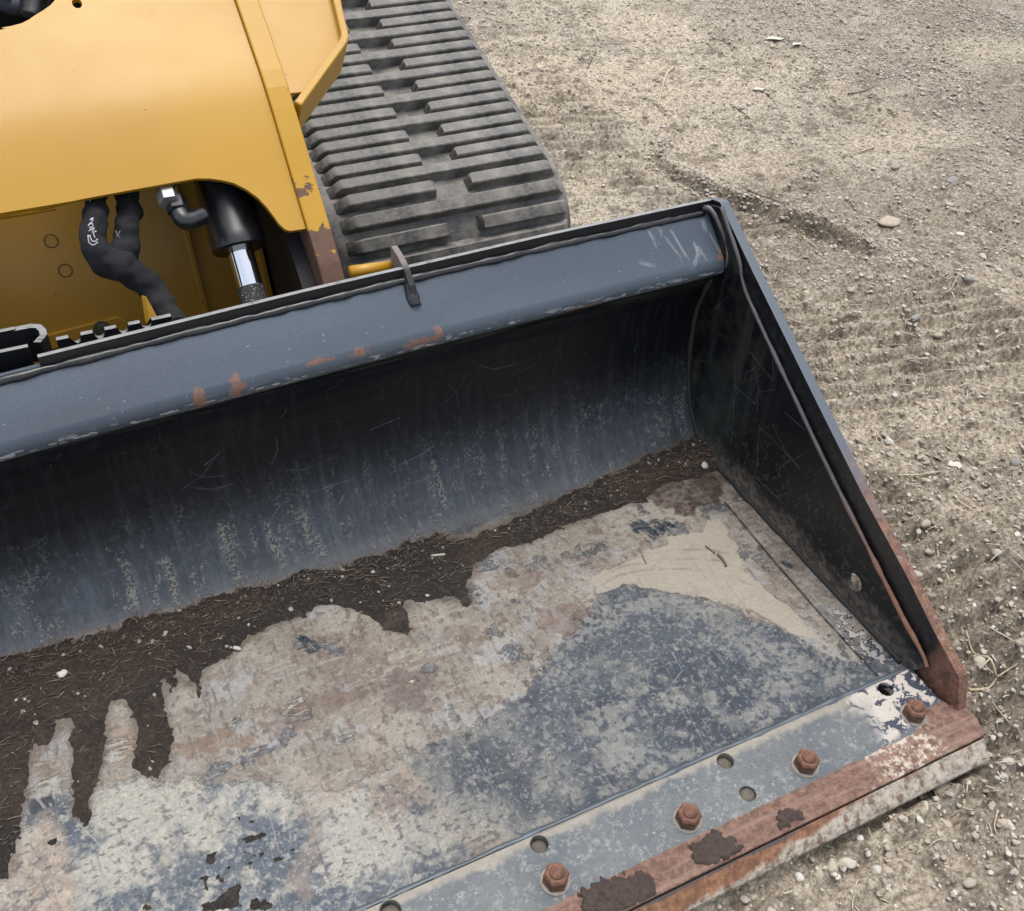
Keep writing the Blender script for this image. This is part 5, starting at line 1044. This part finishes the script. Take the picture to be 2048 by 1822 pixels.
# tilt cylinder
pe = Vector([(-0.9402,1.262,0.4946)][0]); pr = Vector([(-0.9407,1.19,0.4195)][0]); cdir = (pe - pr).normalized()
cyl = link('tilt_cylinder', lathe(pe, pe + cdir, [(0, .030), (.0, .050), (.004, .0545), (.030, .0545), (.034, .0525), (.40, .0525), (.41, .03)], 40), m_black('cylinder_paint', .30, .12), loader, smooth=True, auto=40)
link('rod', lathe(pr - cdir * .0, pr + cdir, [(.028, .0255), (.20, .0255)], 32), M_CHROME, cyl, smooth=True, auto=40)
n = NT('rod_grease'); sp = n.sm(n.noise(330, 2, .5), .63, .67); n.set(Base_Color=n.mix(sp, (.035, .035, .036), (.6, .6, .6)), Roughness=.7); n.bump(n.noise(200, 3), .6, .002)
link('rod_boot', lathe(pr - cdir * .16, pr + cdir, [(0, .027), (.188, .027)], 32), n.m, cyl, smooth=True, auto=40)
# elbow fitting at the cylinder
EL = [(-1.001,1.25,0.5915),(-1.026,1.235,0.5937),(-1.041,1.235,0.5968),(-1.046,1.25,0.6058)]
link('elbow', tube(EL, [.017, .0165, .0185, .018], 14, sub=4), M_BLACK, cyl, smooth=True)
hA = Vector([(-1.046,1.25,0.6058)][0]); hB = Vector([(-1.041,1.34,0.6265)][0]); hd = (hB - hA).normalized()
link('hex_nut', lathe(hA, hB, [(0.0, .021), (.035, .021)], 6), M_BLACK, cyl, bevel=.001)
link('swivel_nut', lathe(hA + hd * .025 + Vector((-.012, -.012, 0.008)), hB + Vector((-.012, -.012, 0.008)), [(0, .021), (.030, .021)], 6), M_STEEL, cyl, bevel=.001)
link('hose_crimp', lathe(hA + hd * .053 + Vector((-.012, -.012, 0.008)), hB + Vector((-.012, -.012, 0.008)), [(0, .013), (.022, .013), (.022, .016), (.034, .016)], 20), M_STEEL, cyl, smooth=True, auto=30)
link('hose_end', lathe(hA + hd * .085 + Vector((-.008, 0, 0)), hB + Vector((-.008, 0, 0)), [(0, .022), (.03, .026), (.16, .026)], 6), M_BLACK, cyl, bevel=.002)
# sleeved hoses
h1 = [(-1.148,1.47,0.6069),(-1.163,1.4,0.6112),(-1.18,1.34,0.6122),(-1.196,1.28,0.6044),(-1.208,1.25,0.5809),(-1.2,1.235,0.5503),(-1.17,1.225,0.5275),(-1.141,1.21,0.4998),(-1.126,1.19,0.4767),(-1.113,1.16,0.4555),(-1.108,1.12,0.4419)]
link('hose_sleeve', tube(h1, [.018, .018, .019, .022, .025, .027, .032, .025, .024, .023, .023], 28, lump=.008, seed=1, sub=8), M_SLEEVE, loader, smooth=True)
h2 = [(-1.109,1.46,0.6156),(-1.123,1.39,0.6107),(-1.124,1.35,0.6018),(-1.127,1.31,0.5908),(-1.141,1.28,0.5828),(-1.15,1.255,0.5604),(-1.164,1.24,0.5394),(-1.174,1.235,0.5283)]
link('hose_sleeve', tube(h2, [.021, .022, .023, .022, .021, .024, .026, .024], 28, lump=.008, seed=7, sub=8), M_SLEEVE, loader, smooth=True)
INK = m_plain('white_ink', (.7, .7, .7), .7)
for L in ([(-1.215,1.222,0.6082),(-1.217,1.219,0.5956),(-1.211,1.218,0.5886),(-1.202,1.218,0.593)], [(-1.212,1.221,0.608),(-1.212,1.218,0.5993),(-1.207,1.217,0.5956),(-1.201,1.217,0.5997)], [(-1.206,1.22,0.6114),(-1.205,1.217,0.6025)], [(-1.212,1.222,0.6157),(-1.202,1.219,0.6215),(-1.208,1.22,0.6118),(-1.2,1.219,0.6149)], [(-1.211,1.226,0.6236),(-1.205,1.225,0.629),(-1.203,1.224,0.623),(-1.21,1.225,0.6199)], [(-1.205,1.23,0.6325),(-1.199,1.231,0.6348),(-1.203,1.229,0.6284)], [(-1.193,1.305,0.6324),(-1.193,1.302,0.6257)], [(-1.192,1.32,0.6371),(-1.193,1.318,0.632)]):
    link('sleeve_mark', tube(L, .0011, 6, sub=3), INK, loader, smooth=True)
for L in ([(-1.166,1.232,0.6007),(-1.164,1.23,0.5931),(-1.159,1.229,0.6009)], [(-1.167,1.231,0.5931),(-1.162,1.228,0.5894)]):
    link('sleeve_mark', tube(L, .0008, 6, sub=2), m_plain('grey_ink', (.25, .25, .24), .7), loader, smooth=True)
# yellow pin beside the arm and things seen through the top opening
pn = [(-0.7964,1.03,0.5421),(-0.7517,1.03,0.5395),(-0.7052,1.03,0.5355)]
link('hitch_pin', tube([(AX1 - .01, pn[0][1], pn[0][2])] + pn[1:], .0125, 16), M_YEL, loader, smooth=True)
blk = [(-1.284,1.85,0.808),(-1.222,1.85,0.7995)]
link('valve_block', box(-1.9, blk[1][0], 1.78, 1.86, blk[1][1] - .06, blk[1][1] - .005), m_plain('stained_yellow_block', (.60, .42, .14), .6, 0, .6, .35), loader, bevel=.004)
link('hose', tube([(-1.165,1.75,0.8861),(-1.181,1.72,0.8493),(-1.195,1.7,0.8283)], .028, 14, sub=4), M_BLACK, loader, smooth=True)
link('hose', tube([(-1.232,1.9,0.8371),(-1.231,1.9,0.8027),(-1.204,1.9,0.7938)], .022, 14, sub=4), m_plain('grey_hose', (.10, .11, .14), .5), loader, smooth=True)
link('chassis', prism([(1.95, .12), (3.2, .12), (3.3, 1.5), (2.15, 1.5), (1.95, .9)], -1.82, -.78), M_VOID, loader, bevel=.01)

# ---- rubber tracks: belt and lugs
RAD = .213; CEN = [(1.66, .197), (3.1, .60), (2.95, .197)]
def hull(rad):
    P = []
    for k in range(720):
        a = 2 * math.pi * k / 720; n_ = (math.cos(a), math.sin(a)); c = max(CEN, key=lambda q: q[0] * n_[0] + q[1] * n_[1]); P.append((c[0] + rad * n_[0], c[1] + rad * n_[1]))
    return P
BT = .052
HP = hull(RAD - BT); HPc = HP + [HP[0]]
cum = np.concatenate([[0], np.cumsum([math.hypot(b[0] - a[0], b[1] - a[1]) for a, b in zip(HPc[:-1], HPc[1:])])]); LT = cum[-1]
def path(s):
    s = s % LT; y = float(np.interp(s, cum, [p[0] for p in HPc])); z = float(np.interp(s, cum, [p[1] for p in HPc]))
    s2 = (s + .004) % LT; y2 = float(np.interp(s2, cum, [p[0] for p in HPc])); z2 = float(np.interp(s2, cum, [p[1] for p in HPc])); t = Vector((0, y2 - y, z2 - z))
    if t.length < 1e-6: t = Vector((0, 1, 0))
    t = t.normalized(); nn = Vector((0, -t.z, t.y)); c = Vector((0, y - 2.57, z - .33))
    if nn.dot(c) < 0: nn = -nn
    return Vector((0, y, z)) + nn * BT, t
TXL, TXR = -.668, -.032
def belt(dx):
    Nn = 180; sec = [(TXL, -.034), (TXL + .014, -.029), (TXR - .014, -.029), (TXR, -.034), (TXR, -.056), (TXL, -.056)]
    v = []; f = []
    for i in range(Nn):
        p, t = path(LT * i / Nn); nn_ = Vector((0, -t.z, t.y)); nn_ = nn_ if nn_.dot(Vector((0, p.y - 2.57, p.z - .33))) > 0 else -nn_
        for (x, d) in sec: v.append((x + dx, p.y + nn_.y * d, p.z + nn_.z * d))
    k_ = len(sec)
    for i in range(Nn):
        for k in range(k_): f.append((i * k_ + k, i * k_ + (k + 1) % k_, ((i + 1) % Nn) * k_ + (k + 1) % k_, ((i + 1) % Nn) * k_ + k))
    me = mesh('belt', v, f); bm = bmesh.new(); bm.from_mesh(me); bmesh.ops.recalc_face_normals(bm, faces=bm.faces); bm.to_mesh(me); bm.free(); return me
def lugmesh(x0, x1, e0, e1):
    """bar along x, top at 0, foot at -.032; e0,e1 = how far the ends slope out"""
    v = []; f = []; tw, bw = .0152, .0186
    secs = [(x0 - e0, -.032, .95), (x0 - e0 * .45, -.015, .97), (x0, -.0025, .93), (x0 + .008, 0, 1), (x1 - .008, 0, 1), (x1, -.0025, .93), (x1 + e1 * .45, -.015, .97), (x1 + e1, -.032, .95)]
    for (x, zt_, sc_) in secs:
        for (y, z) in ((-bw, -.032), (-tw - .0008, min(zt_ - .0025, -.0025)), (-tw + .0018, zt_), (tw - .0018, zt_), (tw + .0008, min(zt_ - .0025, -.0025)), (bw, -.032)): v.append((x, y * sc_, max(z, -.0325)))
    n_ = 6
    for i in range(len(secs) - 1):
        for k in range(n_ - 1): f.append((i * n_ + k, (i + 1) * n_ + k, (i + 1) * n_ + k + 1, i * n_ + k + 1))
    f.append(tuple(range(n_))); f.append(tuple(range((len(secs) - 1) * n_, len(secs) * n_))[::-1])
    me = mesh('lug', v, f); me.materials.append(M_RUB); bm = bmesh.new(); bm.from_mesh(me); bmesh.ops.recalc_face_normals(bm, faces=bm.faces); bm.to_mesh(me); bm.free()
    me.polygons.foreach_set('use_smooth', [True] * len(me.polygons)); me.set_sharp_from_angle(angle=R(28)); return me
def jag(me0, k):
    me = me0.copy()
    for v in me.vertices:
        v.co.y += .0016 * mnoise.noise(Vector((v.co.x * 20, k * 3.3, v.co.z * 40))); v.co.z += .0010 * mnoise.noise(Vector((v.co.x * 12, k * 1.3 + 7, 0))); 
        if v.co.z > -.001: v.co.z -= .0006 * (k % 3)
    return me
LF = [jag(lugmesh(-.612, -.066, .034, .024), k) for k in range(4)]; LL = [jag(lugmesh(-.612, -.386, .032, .004), k + 4) for k in range(3)]; LR = [jag(lugmesh(-.288, -.066, .010, .022), k + 8) for k in range(3)]
# phase: a full bar at y = 1.792 on the upper run
best = min((abs(path(s)[0].y - 1.792) + (0 if path(s)[0].z > .35 else 9), s) for s in np.arange(0, LT, .001))[1]
PT = LT / round(LT / .0905)
for ti, dx in enumerate((0.0, 2 * CX - TXL - TXR)):
    tr = link('rubber_track', belt(dx), M_RUB, loader, smooth=True, auto=35)
    for k in range(int(round(LT / PT))):
        for h, sets in ((0, (LF,)), (.5, (LL, LR))):
            s = best + (k + h) * PT; p, t = path(s)
            if ti == 1 and not (p.y < 2.3): continue
            if p.z < .12 and p.y > 1.75: continue
            nn_ = Vector((0, -t.z, t.y)); nn_ = nn_ if nn_.dot(Vector((0, p.y - 2.57, p.z - .33))) > 0 else -nn_
            rot = Matrix(((1, 0, 0), (0, t.y, nn_.y), (0, t.z, nn_.z)))
            if rot.determinant() < 0: rot = Matrix(((1, 0, 0), (0, -t.y, nn_.y), (0, -t.z, nn_.z)))
            for st_ in sets:
                o = bpy.data.objects.new('lug', st_[(k * 7 + ti) % len(st_)]); COL.objects.link(o); o.parent = tr
                o.matrix_local = Matrix.Translation((dx, p.y, p.z)) @ rot.to_4x4()
    for (cy, cz) in CEN:
        o = link('track_wheel', lathe((TXL + dx + .12, cy, cz), (TXR + dx, cy, cz), [(0, .06), (0, RAD - .06), (.03, RAD - .056), (.34, RAD - .056), (.37, RAD - .06), (.37, .06)], 32), M_BLACK, loader, bevel=0)
